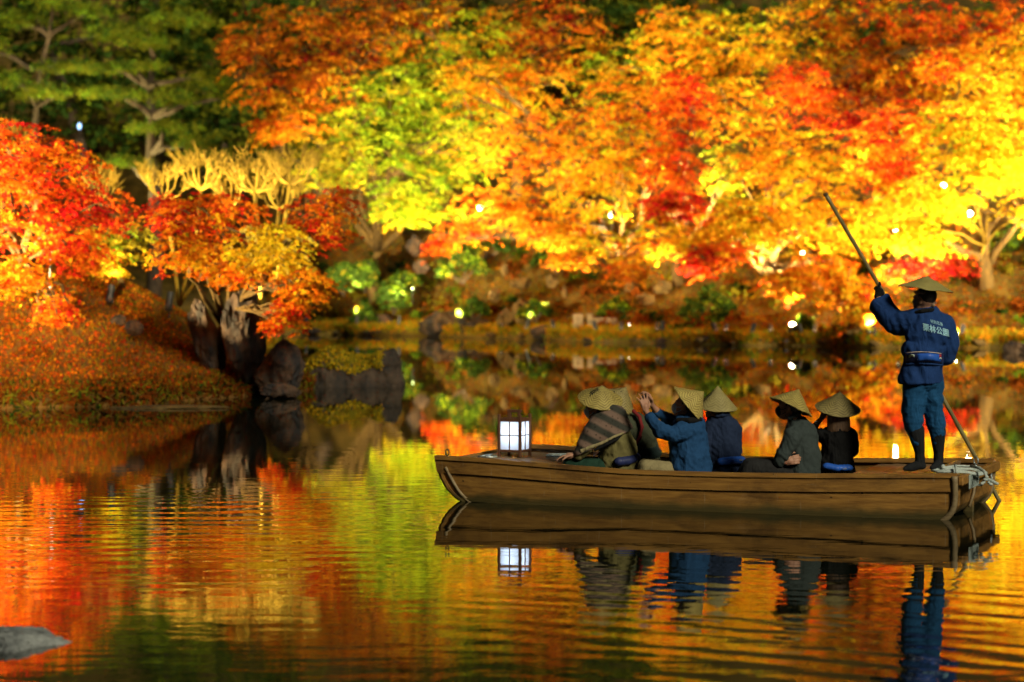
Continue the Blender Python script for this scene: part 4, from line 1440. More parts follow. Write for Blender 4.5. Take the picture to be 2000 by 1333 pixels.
# added long-throw floodlights, outside the picture, to brighten crowns and slopes
for lab, loc, aim, w, spot in [
    ("added long-throw floodlight on the right bank, nearest", (25, 46, 1.6), P(1500, 150, 76), 48000, 34),
    ("added long-throw floodlight on the right bank, middle", (27, 50, 1.8), P(1720, 150, 76), 26000, 32),
    ("added long-throw floodlight on the right bank, farthest", (26, 54, 1.8), P(1180, 170, 77), 52000, 32),
    ("added long-throw floodlight on the left bank, nearest", (-24, 52, 2.0), P(1020, 200, 76), 46000, 28),
    ("added long-throw floodlight on the left bank, farthest", (-23, 58, 2.0), P(1350, 200, 74), 62000, 28),
    ("added long-throw floodlight on the left bank, aimed at the pines", (-25, 56, 2.0), P(250, 90, 83), 19000, 20),
    ("added long-throw floodlight behind the islet", (-8.5, 50.5, 1.2), P(800, 360, 78.5), 95000, 21),
    ("added long-throw floodlight on the near bank, aimed at the fiery islet maple", (-6.0, 5.5, 1.0), P(40, 380, 38.5), 62000, 10),
    ("added long-throw floodlight on the near bank, aimed at the maple above the standing stones", (-5.2, 5.0, 1.0), P(530, 445, 39.3), 80000, 4.3),
    ("added long-throw floodlight on the near bank, aimed at the pruned trees", (-7.0, 5.0, 1.0), P(440, 315, 43), 20000, 6),
    ("long-throw floodlight on the near bank, aimed at the islet's slope", (-6.6, 4.6, 1.0), P(-60, 670, 38.0), 40000, 8.0),
    ("added long-throw floodlight on the left bank, aimed low at the far slope", (-22, 50, 2.0), P(1100, 580, 75.5), 15000, 26),
    ("added long-throw floodlight on the right bank, aimed low at the far slope", (25.5, 52, 1.6), P(1500, 600, 70), 14000, 32)]:
    floodlight(lab, loc, aim, w * LAMP_T, (1.0, .78, .40), spot=spot, lens=.12, blend=.6, group="added long-throw floodlights outside the picture")
root = empty("garden_lamp", P(155, 247, 88), 0, "tiny blue-white lamp far off behind the red maple", "lamp")
q = MB(); q.ell((0, 0, 0), (.07, .07, .12)); q.build("globe", emit_mat("blue_lamp_glass", (.25, .55, 1.0), 2.2), root, True)
q = MB(); q.tube([(0, 0, -.1), (0, 0, -3.0)], .02, 6); q.build("post", M_BLACK, root)

# ------------------------------------------------------------------ the boat
BL, BW = 4.79, 1.74
BANG = math.atan2(-.365, .931)
boat = empty("wooden_boat", (3.74, 20.3, 0), BANG, "flat-bottomed brown wooden boat carrying hatted passengers", "boat")
BM = Matrix.Translation((3.74, 20.3, 0)) @ Matrix.Rotation(BANG, 4, 'Z')


def BWd(s, t, z):
    return BM @ Vector((-s, t, z))


def ztop(s):
    return float(np.interp(s, [0, 1.19, 1.96, 2.9, 3.38, 4.02, 4.4, 4.79], [.398, .364, .350, .348, .368, .398, .41, .414]))


def s_bow(h):
    return BL - float(np.interp(h, [0, .1, .2, .3, .36, .41, .46, .6], [0, .012, .04, .10, .16, .235, .33, .7]))


def s_stern(h):
    return float(np.interp(h, [0, .2, .3, .35, .41, .46, .6], [0, .0, .015, .045, .11, .19, .45]))


def bulge(s):
    u = s / BL
    return -.07 * (1 - (2 * u - 1) ** 2) + (.05 * max(0, (u - .8) / .2) ** 2)


NS = 36


def strake(side, hs, outs, thick):
    """hs: heights below the gunwale, outs: inward shift of the outer face at each"""
    ro, ri = [], []
    for h, o_ in zip(hs, outs):
        a, b = [], []
        for j in range(NS + 1):
            u = j / NS
            s = s_stern(h) + (s_bow(h) - s_stern(h)) * u
            t = bulge(s) + o_
            z = ztop(s) - h
            t2 = t + thick
            if side:
                t, t2 = BW - t, BW - t2
            a.append((-s, t, z)); b.append((-s, t2, z))
        ro.append(a); ri.append(b)
    m = loft(ro, ri)
    return m


for side in (0, 1):
    me_o = strake(side, [.0, .035], [-.035, -.035], .085).build("gunwale", M_HULL, boat); recalc(me_o.data)
    o = strake(side, [.037, .08, .12, .155], [-.022, -.019, -.016, -.013], .03).build("upper_strake", M_HULL, boat); recalc(o.data)
    o = strake(side, [.150, .2, .25, .3, .34, .38, .42, .46, .52], [.006, .010, .016, .022, .028, .036, .045, .055, .07], .03).build("lower_strake", M_HULL, boat); recalc(o.data)
    o = strake(side, [.375, .405], [.022, .028], .012).build("chine_batten", M_HULL, boat); recalc(o.data)
# corner strips at bow and stern
for side in (0, 1):
    for end in (0, 1):
        q = MB()
        pts = []
        for h in np.linspace(.10 if end else .02, .47, 10):
            if end:
                s = s_bow(h) - .055 - .17 * max(0, .3 - h) * 0 - .02
                s = s - .05 * math.sin(h * 6)
            else:
                s = s_stern(h) + .012
            t = bulge(s) + float(np.interp(h, [0, .15, .52], [-.03, -.006, .062]))
            pts.append((-s, (BW - t) if side else t, ztop(s) - h))
        q.tube(pts, [.016] * 10 if end else [.028] * 10, 8)
        q.build("corner_strip", M_HULL_PALE, boat, True)
# transoms
def transom(end):
    ro, ri = [], []
    hs = [.04, .1, .2, .3, .34, .38, .43]
    for h in hs:
        a, b = [], []
        for j in range(13):
            u = j / 12
            t = .03 + (BW - .06) * u
            hh = h
            if h > .3:
                lift = .06 * math.sin(math.pi * u) if end == 0 else 0
                hh = h - lift * (h - .3) / .13
            s = (s_stern(hh) + .02) if end == 0 else (s_bow(hh) - .03)
            th_ = .03 if end == 0 else -.03
            z = ztop(s) - hh
            a.append((-s, t, z)); b.append((-(s + th_), t, z))
        ro.append(a); ri.append(b)
    m = loft(ro, ri)
    o = m.build("transom_board" if end == 0 else "bow_board", M_HULL, boat)
    recalc(o.data)
transom(0); transom(1)
q = MB(); q.box((.035, BW / 2, .335), (.05, BW + .02, .085), None, .012); q.build("stern_beam", M_HULL, boat)
q = MB(); q.tube([(.0, .86, .29), (-.005, .80, .16), (-.03, .74, .05)], .014, 6); q.build("transom_batten", M_HULL_PALE, boat, True)
q = MB(); q.box((-.06, .84, .03), (.10, .04, .14), None, .01); q.build("skeg", M_HULL, boat)
q = MB(); q.box((-BL / 2, BW / 2, -.07), (BL - 1.0, BW - .2, .04)); q.build("bottom", M_HULL, boat)
# floor boards
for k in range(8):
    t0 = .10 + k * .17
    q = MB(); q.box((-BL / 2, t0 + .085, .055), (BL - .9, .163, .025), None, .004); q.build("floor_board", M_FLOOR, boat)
# stern deck: cross planks
for k in range(8):
    s = .04 + k * .125
    q = MB()
    z = ztop(s) - .062 + random.uniform(-.003, .003)
    q.box((-(s + .06), BW / 2, z), (.118, BW - .12, .03), None, .006); q.build("deck_plank", M_DECK_Y, boat)
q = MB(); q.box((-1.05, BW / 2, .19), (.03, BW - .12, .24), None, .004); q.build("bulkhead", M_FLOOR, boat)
q = MB(); q.box((-.28, BW * .70, .372), (.045, .62, .035), None, .006); q.build("deck_cleat", M_DECK_Y, boat)
# bow deck: long planks following the sheer
for k in range(9):
    t0 = .075 + k * .157
    w = .15
    ro, ri = [], []
    for tt in (t0, t0 + w):
        a, b = [], []
        for j in range(9):
            s = 3.62 + (BL - .06 - 3.62) * j / 8
            z = ztop(s) - .055
            a.append((-s, tt, z)); b.append((-s, tt, z - .028))
        ro.append(a); ri.append(b)
    o = loft(ro, ri).build("deck_plank", M_DECK_X, boat)
    recalc(o.data)
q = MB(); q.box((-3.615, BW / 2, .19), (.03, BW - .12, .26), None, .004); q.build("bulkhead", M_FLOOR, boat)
# cross thwart low in the boat
for s in (1.0, 2.1, 3.0):
    q = MB(); q.box((-s, BW - .12, .20), (.05, .05, .26), None, .006); q.build("rib", M_FLOOR, boat)


def ring_bolt(s, t, z, r=.028, dir_='x'):
    root = MB()
    pts = []
    for k in range(14):
        a = 2 * math.pi * k / 14
        pts.append((-s + r * math.cos(a) * .75, t - r * math.cos(a) * .4, z + .04 + r + r * math.sin(a) * 1.25))
    root.tube(pts, .006, 6, closed=True)
    root.tube([(-s, t, z - .02), (-s, t, z + .045)], .008, 6)
    root.build("ring_bolt", M_STEEL, boat, True)


ring_bolt(.07, 1.25, .345)
q = MB()
q.tube([(.075 + .004, 1.20 + .028 * math.cos(a), .275 + .03 * math.sin(a)) for a in np.linspace(0, 2 * math.pi, 15)[:-1]], .006, 6, closed=True)
q.build("ring_bolt", M_STEEL, boat, True)
q = MB()
q.tube([(-4.66 + .018 * math.cos(a), .02, ztop(4.66) + .035 + .028 * math.sin(a)) for a in np.linspace(0, 2 * math.pi, 15)[:-1]], .006, 6, closed=True)
q.tube([(-4.66, .02, ztop(4.66) - .01), (-4.66, .02, ztop(4.66) + .012)], .007, 6)
q.build("ring_bolt", M_BLACK, boat, True)


# lettering helper
def text_mesh(body, size, extrude=0.0):
    cu = bpy.data.curves.new("txt", 'FONT')
    cu.body = body
    cu.size = size
    cu.align_x = 'CENTER'
    cu.align_y = 'CENTER'
    cu.extrude = extrude
    cu.resolution_u = 3
    o = bpy.data.objects.new("txt", cu)
    COL.objects.link(o)
    dg = bpy.context.evaluated_depsgraph_get()
    me = bpy.data.meshes.new_from_object(o.evaluated_get(dg))
    bpy.data.objects.remove(o)
    bpy.data.curves.remove(cu)
    bm = bmesh.new()
    bm.from_mesh(me)
    bmesh.ops.triangulate(bm, faces=bm.faces)
    bmesh.ops.remove_doubles(bm, verts=bm.verts, dist=1e-5)
    for _ in range(2):
        es = [e for e in bm.edges if e.calc_length() > size * .16]
        if es:
            bmesh.ops.subdivide_edges(bm, edges=es, cuts=1)
            bmesh.ops.triangulate(bm, faces=bm.faces)
    bm.to_mesh(me)
    bm.free()
    return me


# name plate on the stern beam
plate = MB(); plate.box((.067, .42, .31), (.012, .42, .12), None, .003)
po = plate.build("name_plate", M_PLATE, boat)
tm = text_mesh("天女丸", .115)
for v in tm.vertices:
    x, y = v.co.x, v.co.y
    v.co = Vector((.0745, .42 + x, .31 + y))
link("lettering", tm, surf("faded_ink", (.16, .20, .18), (.24, .29, .27), .9, 40), po)

# seat number plate inside the far side
pn = MB(); pn.box((-2.72, BW - .11, .23), (.17, .012, .17), None, .003)
pno = pn.build("number_plate", surf("pale_blue_plate", (.45, .52, .6), (.38, .45, .52), .7, 20), boat)
rg = MB()
rg.tube([(-2.72 + .065 * math.cos(a), BW - .119, .23 + .065 * math.sin(a)) for a in np.linspace(0, 2 * math.pi, 29)[:-1]], .010, 6, closed=True)
rg.build("ring", M_POUCH, pno, True)
tm = text_mesh("7", .09)
for v in tm.vertices:
    x, y = v.co.x, v.co.y
    v.co = Vector((-2.72 + x, BW - .1185, .23 + y))
link("lettering", tm, M_POUCH, pno)

# ------------------------------------------------------------------ rope and cable
ZD = .375
def boat_pt(s, t, z): return BWd(s, t, z)
rope = empty("mooring_rope", boat_pt(.3, .35, .36), 0, "pale mooring rope coiled on the stern with a knotted end", "rope")
rb = rope.location.copy()
q = MB()
def rp(px, py, d): return P(px, py, d) - rb
for off, dy in ((0, 0), (3.0, .05), (6.5, .09)):
    ctrl = [(1822, 921, 20.7), (1838, 914 + off * .3, 20.75), (1870, 911 + off, 20.8), (1896, 912 + off, 20.85), (1915, 917 + off, 20.82), (1926, 924, 20.75),
            (1912, 926 + off * .4, 20.62), (1888, 921 + off * .5, 20.58), (1858, 919 + off * .5, 20.58), (1834, 920 + off * .3, 20.6)]
    q.tube([rp(a + random.uniform(-2, 2), b + random.uniform(-1.2, 1.2), c - dy * .4) for a, b, c in ctrl], .0095, 8, closed=True)
q.tube([rp(1836, 914, 20.72), rp(1842, 911, 20.7), rp(1843, 916, 20.66)], .018, 8)
q.build("coil", M_ROPE, rope, True)
q = MB()
q.tube([rp(1896, 911, 20.7), rp(1912, 914, 20.6), rp(1922, 921, 20.48), rp(1927, 931, 20.40)], .0125, 8)
pts = [(1927, 933), (1924, 938), (1920, 943), (1916, 947), (1911, 949)]
q.tube([rp(a, b, 20.385) for a, b in pts], .011, 8)
for i, (a, b) in enumerate([(1927, 932), (1928, 937), (1924, 937), (1921, 942), (1918, 945), (1933, 938), (1938, 940), (1943, 943), (1947, 945), (1932, 943), (1935, 946)]):
    q.ell(rp(a, b, 20.37 + (i % 2) * .012), (.018, .014, .014), None, 8, 6)
q.tube([rp(1930, 936, 20.38), rp(1938, 940, 20.38), rp(1949, 946, 20.38)], .012, 8)
q.build("knotted_end", M_ROPE, rope, True)
q = MB()
for k in range(12): pass
q.tube([rp(1866, 909, 20.55), rp(1868, 918, 20.48), rp(1869, 927, 20.47)], .012, 8)
q.build("lashing", M_ROPE, rope, True)

cable = empty("lantern_cable", boat_pt(4.1, 1.05, ztop(4.1) - .05), 0, "loop of pale cable lying beside the lantern on the bow deck", "cable")
cb = cable.location.copy()
q = MB()
zc = ztop(4.1) - .046
pts = []
for k in range(30):
    a = 2 * math.pi * k / 30 * 1.6
    r = .11 + .01 * math.sin(k)
    pts.append(BWd(3.98 + r * math.cos(a) * 1.1, 1.12 + r * math.sin(a), ztop(4.0) - .045 + .0006 * k) - cb)
q.tube(pts, .008, 6)
q.build("loop", M_ROPE, cable, True)
# dropped clip beside the lantern
clip = empty("metal_shackle", boat_pt(4.5, .62, ztop(4.5) - .055), 0, "small metal shackle lying on the bow deck left of the lantern", "shackle")
q = MB()
q.tube([(-.09, -.01, .012), (-.05, .03, .02), (.0, .03, .03), (.05, .03, .022), (.08, -.01, .012), (.04, -.04, .012), (-.04, -.04, .015)], .008, 6, closed=True)
q.build("bow", M_STEEL, clip, True)
q = MB(); q.tube([(-.02, -.05, .014), (.0, .0, .02), (.03, .05, .03)], .010, 6); q.build("pin", M_STEEL, clip, True)

# ------------------------------------------------------------------ lantern
lan = empty("paper_lantern", boat_pt(4.36, .94, ztop(4.36) - .055), BANG - R(4), "glowing white paper box lantern with dark wooden frame on the bow deck", "lantern")
lan.scale = (1.06, 1.06, 1.04)
LW, LD, LH = .205, .205, .385
pw = .024
for sx in (-1, 1):
    for sy in (-1, 1):
        q = MB(); q.box((sx * (LW / 2), sy * (LD / 2), LH / 2), (pw, pw, LH), None, .003); q.build("post", M_LANTERN, lan)
for z, hh in ((.055, .022), (.335, .03)):
    for sx in (-1, 1):
        q = MB(); q.box((sx * LW / 2, 0, z), (pw * .8, LD - pw - .002, hh), None, .002); q.build("rail", M_LANTERN, lan)
        q = MB(); q.box((0, sx * LD / 2, z), (LW - pw - .002, pw * .8, hh), None, .002); q.build("rail", M_LANTERN, lan)
q = MB(); q.box((0, 0, .052), (LW - pw, LD - pw, .012)); q.build("base_board", M_LANTERN, lan)
q = MB(); q.box((0, 0, .347), (LW - pw, LD - pw, .010)); q.build("lid", M_LANTERN, lan)
q = MB()
q.box((-.045, 0, .375), (.024, .026, .05), None, .002); q.box((.045, 0, .375), (.024, .026, .05), None, .002)
q.box((0, 0, .412), (.135, .028, .026), None, .003)
q.build("handle", M_LANTERN, lan)
# paper panes and thin muntins
pm, nt, b_ = mat_new("lantern_paper")
nt.nodes.remove(b_)
d_ = N(nt, "ShaderNodeBsdfDiffuse"); d_.inputs[0].default_value = (.8, .85, .9, 1)
t_ = N(nt, "ShaderNodeBsdfTranslucent"); t_.inputs[0].default_value = (.86, .92, 1.0, 1)
mx_ = N(nt, "ShaderNodeMixShader"); mx_.inputs[0].default_value = .7
nt.links.new(d_.outputs[0], mx_.inputs[1]); nt.links.new(t_.outputs[0], mx_.inputs[2])
nt.links.new(mx_.outputs[0], nt.nodes["Material Output"].inputs[0])
for k in range(4):
    M3 = Matrix.Rotation(k * math.pi / 2, 3, 'Z')
    for i in (-1, 1):
        for j in (0, 1):
            z0 = .066 + j * .127
            hw = (LW - pw) / 4
            c = M3 @ Vector((i * hw, -LD / 2 + .004, z0 + .0635))
            q = MB()
            e1, e2 = M3 @ Vector((1, 0, 0)), Vector((0, 0, 1))
            q.add([c + e1 * a * hw + e2 * b2 * .0635 for a, b2 in ((-1, -1), (1, -1), (1, 1), (-1, 1))], [(0, 1, 2, 3)])
            q.build("paper_pane", pm, lan)
    q = MB()
    q.box(M3 @ Vector((0, -LD / 2 - .002, .193)), (.009, .008, .254), M3)
    q.build("muntin", M_LANTERN, lan)
    q = MB()
    q.box(M3 @ Vector((0, -LD / 2 - .002, .196)), (LW - pw, .007, .009), M3)
    q.build("muntin", M_LANTERN, lan)
for z in (.22,):
    ld = bpy.data.lights.new("bulb", 'POINT')
    ld.energy = 1.5
    ld.color = (.72, .86, 1.0)
    ld.shadow_soft_size = .025
    lo = bpy.data.objects.new("bulb", ld)
    COL.objects.link(lo)
    lo.parent = lan
    lo.location = (0, 0, z)

# ------------------------------------------------------------------ people
def head_pieces(m, c, face, tilt=0.0, s=1.0):
    """head of one continuous body: skull, jaw, nose, ears, brow; face = horizontal unit facing vector"""
    f = Vector((face[0], face[1], 0)).normalized()
    r = Vector((f.y, -f.x, 0))
    up = Vector((0, 0, 1))
    up = (up * math.cos(tilt) + f * math.sin(tilt)).normalized()
    f2 = r.cross(up) * -1
    f2 = (f - up * f.dot(up)).normalized()
    M = Matrix((r, f2, up)).transposed()
    c = Vector(c)
    def q(x, y, z): return c + M @ (Vector((x, y, z)) * s)
    m.ell(q(0, -.012, .018), (.077 * s, .095 * s, .098 * s), M)
    m.ell(q(0, .030, -.045), (.060 * s, .066 * s, .072 * s), M)
    m.ell(q(0, .058, -.088), (.030 * s, .026 * s, .026 * s), M)
    m.cap(q(0, .086, .008), q(0, .103, -.030), .009 * s, .014 * s)
    m.ell(q(0, .084, -.062), (.024 * s, .012 * s, .010 * s), M)
    for sx in (-1, 1):
        m.ell(q(sx * .078, -.012, -.012), (.011 * s, .022 * s, .034 * s), M)
        m.ell(q(sx * .030, .080, .020), (.020 * s, .012 * s, .009 * s), M)
    return q, M


def hand_pieces(m, wrist, palm_dir, palm_n, curl=.5, s=1.0, spread=.10, lens=(.078, .088, .082, .064), thumb_side=1):
    """palm with four unequal bent fingers and a thumb from its side"""
    w = Vector(wrist)
    d = Vector(palm_dir).normalized()
    n = Vector(palm_n)
    n = (n - d * n.dot(d)).normalized()
    sd = d.cross(n) * thumb_side
    k = .09 * s
    m.cap(w, w + d * k * .45, .026 * s, .032 * s)
    for i in range(4):
        o = (1.5 - i) * .021 * s
        b0 = w + d * (.012 * s) + sd * o * .6
        b1 = w + d * (.088 * s - abs(i - 1) * .004 * s) + sd * o
        m.cap(b0, b1, .016 * s, .0115 * s, 8)
        L = lens[i] * s
        dd = (d + sd * spread * (1.5 - i) * .6).normalized()
        p = b1
        ang = 0
        for j, fr in enumerate((.45, .32, .23)):
            ang += curl * (.75 if j == 0 else .8)
            v = dd * math.cos(ang) + n * math.sin(ang)
            e = p + v * L * fr
            m.cap(p, e, .0100 * s - j * .0012 * s, .0092 * s - j * .0012 * s, 8)
            p = e
    t0 = w + d * .025 * s + sd * .026 * s
    t1 = t0 + (d * .55 + sd * .75 + n * .25).normalized() * .042 * s
    t2 = t1 + (d * .85 + sd * .25 + n * .45).normalized() * .034 * s
    t3 = t2 + (d * .8 - sd * .1 + n * .6).normalized() * .024 * s
    m.cap(t0, t1, .015 * s, .012 * s, 8); m.cap(t1, t2, .0115 * s, .010 * s, 8); m.cap(t2, t3, .010 * s, .008 * s, 8)


def ws(mesh_o, root):
    """parent a part modelled in world coordinates under a thing"""
    mesh_o.parent = root
    mesh_o.matrix_parent_inverse = Matrix.Translation(-root.location)
    return mesh_o


def shift(me, root):
    me.transform(Matrix.Translation(-root.location))
    return me


def part(root, name, mb, mat, voxel=.009, smooth=3, fac=.5):
    me = fuse(mb, name, voxel, smooth, fac)
    shift(me, root)
    return link(name, me, mat, root, True)


def part_raw(root, name, mb, mat, smooth=True):
    me = mb.mesh(name)
    shift(me, root)
    return link(name, me, mat, root, smooth)


def hat(root, apex, axis, Rr, H, mat, text=None, tdir=None, curve=.0, tsize=.05):
    """conical straw hat: child of the person, own local frame with the apex up +Z"""
    ax = Vector(axis).normalized()
    q = Vector((0, 0, 1)).rotation_difference(ax)
    prof_o = []
    for i in range(15):
        u = i / 14
        r = .004 + (Rr - .004) * u
        z = -H * (u + curve * math.sin(math.pi * u))
        prof_o.append((r, z))
    prof = prof_o + [(Rr + .004, -H - .004), (Rr + .002, -H - .010), (Rr - .006, -H - .008)] + [(max(r - .004, .002), z - .007) for r, z in prof_o[::-1][1:]]
    m = MB(); m.lathe(prof, 72)
    me = m.mesh("hat")
    hs = random.uniform(0, 50)
    for v in me.vertices:          # worn straw: dents and a slightly wavy brim
        rr_ = math.hypot(v.co.x, v.co.y) / Rr
        v.co.z += .010 * rr_ * noise.noise(Vector((v.co.x * 9 + hs, v.co.y * 9, 0))) + .004 * noise.noise(Vector((v.co.x * 30, v.co.y * 30 + hs, 0)))
    o = link("hat", me, mat, root, True)
    o.location = Vector(apex) - root.location
    o.rotation_mode = 'QUATERNION'
    o.rotation_quaternion = q
    rim = MB()
    rim.tube([((Rr + .001) * math.cos(a), (Rr + .001) * math.sin(a), -H - .004 + .010 * noise.noise(Vector((Rr * math.cos(a) * 9 + hs, Rr * math.sin(a) * 9, 0)))) for a in np.linspace(0, 2 * math.pi, 61)[:-1]], .0055, 6, closed=True)
    rim.build("rim", mat, o, True)
    tip = MB(); tip.lathe([(.012, -.012), (.010, -.002), (.004, .004)], 12, None, False, True); tip.build("tip", mat, o, True)
    if text:
        # direction on the cone in which the column of characters runs
        dl = q.inverted() @ Vector(tdir)
        th0 = math.atan2(dl.y, dl.x)
        SL = math.hypot(Rr, H)
        sn = Rr / SL
        n_ = len(text)
        verts, faces = [], []
        for i, chx in enumerate(text):
            tmx = text_mesh(chx, tsize)
            u0 = SL * (.30 + .56 * i / max(1, n_ - 1) * .95)
            b0 = len(verts)
            for v in tmx.vertices:
                l = u0 - v.co.y
                a = th0 + v.co.x / max(.02, l * sn)
                r = l * sn
                z = -l * H / SL - H * curve * math.sin(math.pi * l / SL)
                nrm = Vector((math.cos(a) * H / SL, math.sin(a) * H / SL, sn))
                verts.append(Vector((r * math.cos(a), r * math.sin(a), z)) + nrm * .0025)
            faces += [tuple(b0 + k for k in p.vertices) for p in tmx.polygons]
            nv_ = len(verts)
            for da, dz_ in ((.0020, .0004), (-.0012, .0008)):   # brush-thick strokes
                b1 = len(verts)
                for v in verts[b0:nv_]:
                    verts.append(Vector((v.x - v.y * da * 14, v.y + v.x * da * 14, v.z)) * (1 + dz_))
                faces += [tuple(b1 + k for k in p.vertices) for p in tmx.polygons]
            bpy.data.meshes.remove(tmx)
        lm = MB(); lm.add(verts, faces)
        lm.build("lettering", M_INK, o)
    return o


def pouch(root, name, pts, h, depth, mat, glint=None):
    """belt pouch: padded strip along a path of points"""
    m = MB()
    pts = [Vector(p) for p in pts]
    n_ = len(pts)
    for i in range(n_ - 1):
        for t in (0, .33, .66):
            p = pts[i].lerp(pts[i + 1], t)
            m.ell(p, (depth * 1.1, depth, h / 2), None, 10, 7)
    m.ell(pts[-1], (depth * 1.1, depth, h / 2), None, 10, 7)
    return part(root, name, m, mat, .008, 2)


# ---- boatman
d0 = 21.0
bo = empty("person", P(1806, 918, d0), 0, "boatman standing on the stern in indigo coat and wide flat straw hat, raising a pole", "person")
def Q(px, py, dd=0.0): return P(px, py, d0 + dd)
FACE = Vector((-.75, .66, 0)).normalized()
neck = Q(1812, 612)
hip_l, hip_r = Q(1787, 752, .0), Q(1819, 752, .02)
kn_l, kn_r = Q(1785, 828, .02), Q(1829, 826, .06)
an_l, an_r = Q(1796, 900, 0), Q(1833, 898, .08)
sh_l, sh_r = Q(1772, 632, .02), Q(1845, 632, .05)
el_l, wr_l = Q(1735, 618, .16), Q(1714, 580, .24)
el_r, wr_r = Q(1850, 694, .10), Q(1808, 704, .36)
pole_a, pole_b = P(1612, 379, 21.24), P(1903, 897, 21.96)
pdir = (pole_b - pole_a).normalized()
b = MB()
qf, HM = head_pieces(b, Q(1804, 585), FACE, -.05)
b.cap(Q(1806, 595), neck, .055, .06)
b.cap(neck, Q(1808, 640), .07, .13); b.cap(Q(1808, 640), Q(1805, 735), .12, .12)
b.cap(sh_l, el_l, .05, .042); b.cap(el_l, wr_l, .04, .028)
b.cap(sh_r, el_r, .05, .042); b.cap(el_r, wr_r, .04, .028)
b.cap(neck, sh_l, .06, .05); b.cap(neck, sh_r, .06, .05)
b.cap(Q(1803, 730), hip_l, .12, .09); b.cap(Q(1803, 730), hip_r, .12, .09)
for h_, k_, a_ in ((hip_l, kn_l, an_l), (hip_r, kn_r, an_r)):
    b.cap(h_, k_, .072, .05); b.cap(k_, a_, .042, .030)
    b.cap(a_, a_ + Vector((-.02, .0, -.02)), .030, .026)
part(bo, "body", b, M_SKIN, .007, 2)
# coat
c = MB()
c.cap(Q(1810, 628, .02), Q(1806, 698, .0), .145, .165)
c.ell(Q(1812, 650, -.02), (.20, .14, .17))
c.ell(Q(1803, 685, -.01), (.195, .15, .12))
c.cap(Q(1813, 618, .01), Q(1785, 622, .02), .075, .085)
c.cap(Q(1813, 618, .01), sh_r, .075, .08)
c.cap(Q(1785, 628, .02), Q(1752, 632, .10), .10, .115)
c.cap(Q(1752, 630, .10), Q(1726, 612, .18), .105, .085)
def frus(m, p0, p1, r0, r1, n=18):
    p0, p1 = Vector(p0), Vector(p1)
    qq = Vector((0, 0, 1)).rotation_difference((p1 - p0).normalized())
    m.lathe([(r0, 0), (r1, (p1 - p0).length)], n, Matrix.Translation(p0) @ qq.to_matrix().to_4x4(), True, True)


frus(c, Q(1752, 630, .10), Q(1716, 591, .23), .10, .105)
c.cap(sh_r, Q(1853, 672, .06), .085, .085)
c.cap(Q(1853, 672, .06), Q(1848, 697, .10), .085, .075)
c.cap(Q(1848, 697, .10), Q(1816, 704, .32), .078, .06)
c.cap(Q(1812, 618, .0), Q(1812, 606, .0), .062, .058)
# flared hem
hem = MB()
c_me = None
def skirt(m, c0, c1, r0, r1, n=36):
    """flat-ended flared tube with an oval section"""
    vs = []
    for cc, rr_ in ((c0, r0), (c1, r1)):
        for k in range(n):
            a = 2 * math.pi * k / n
            vs.append(Vector(cc) + Vector((math.cos(a) * rr_[0], math.sin(a) * rr_[1], 0)))
    fs = [(k, (k + 1) % n, n + (k + 1) % n, n + k) for k in range(n)]
    fs += [tuple(range(n - 1, -1, -1)), tuple(range(n, 2 * n))]
    m.add(vs, fs)


skirt(c, Q(1804, 694), Q(1796, 749), (.172, .14), (.192, .15))
coat = part(bo, "coat", c, M_INDIGO, .008, 4)
# folds pressed into the cloth by geometry
ruffle_cloth(coat.data, bo.location, lambda w: noise.noise(Vector((w.x * 9 + w.z * 5, w.y * 4, w.z * 3 - w.x * 4))) * .022
             + noise.noise(Vector((w.x * 22 + w.z * 9, w.y * 9, w.z * 7))) * .010)
b = MB()
b.tube([Q(1800, 608, -.085), Q(1790, 611, -.05), Q(1787, 612, .02), Q(1800, 611, .08), Q(1822, 609, .06), Q(1828, 607, .0), Q(1818, 606, -.085)], .021, 8, closed=True)
part(bo, "collar", b, M_BLACKC, .008, 3)
# trousers
t = MB()
t.cap(Q(1790, 742, 0), Q(1783, 800, .0), .118, .100); t.cap(Q(1783, 800, 0), Q(1784, 832, .0), .098, .082); t.cap(Q(1784, 832), Q(1792, 862, 0), .080, .060)
t.cap(Q(1818, 742, .02), Q(1822, 800, .05), .112, .092); t.cap(Q(1822, 800, .05), Q(1829, 830, .06), .090, .082); t.cap(Q(1829, 830, .06), Q(1832, 860, .07), .080, .059)
t.ell(Q(1803, 745, .0), (.175, .13, .10))
tr = part(bo, "trousers", t, M_JEANS, .008, 4)
ruffle_cloth(tr.data, bo.location, lambda w: noise.noise(Vector((w.x * 9, w.y * 8, w.z * 15 + w.x * 8))) * .014 + noise.noise(Vector((w.x * 14, w.y * 14, w.z * 45))) * .004)
s = MB()
s.cap(Q(1789, 842, 0), Q(1796, 880), .076, .048); s.cap(Q(1796, 880), Q(1797, 902), .044, .044)
s.cap(Q(1798, 908, .0), Q(1776, 914, -.03), .042, .036); s.cap(Q(1776, 914, -.03), Q(1768, 916, -.04), .034, .022); s.ell(Q(1800, 910), (.04, .045, .035))
s.cap(Q(1831, 840, .07), Q(1833, 880, .08), .076, .048); s.cap(Q(1833, 880, .08), Q(1833, 900, .08), .044, .044)
s.cap(Q(1833, 906, .07), Q(1826, 912, .0), .042, .036); s.cap(Q(1826, 912, .0), Q(1821, 914, -.03), .034, .024)
part(bo, "leggings", s, M_SOCK, .008, 2)
gl = MB()
hand_c = pole_a.lerp(pole_b, (565 - 379) / (897 - 379))
gd = (hand_c - wr_l).normalized()
gl.cap(wr_l, wr_l + gd * .05, .032, .034)
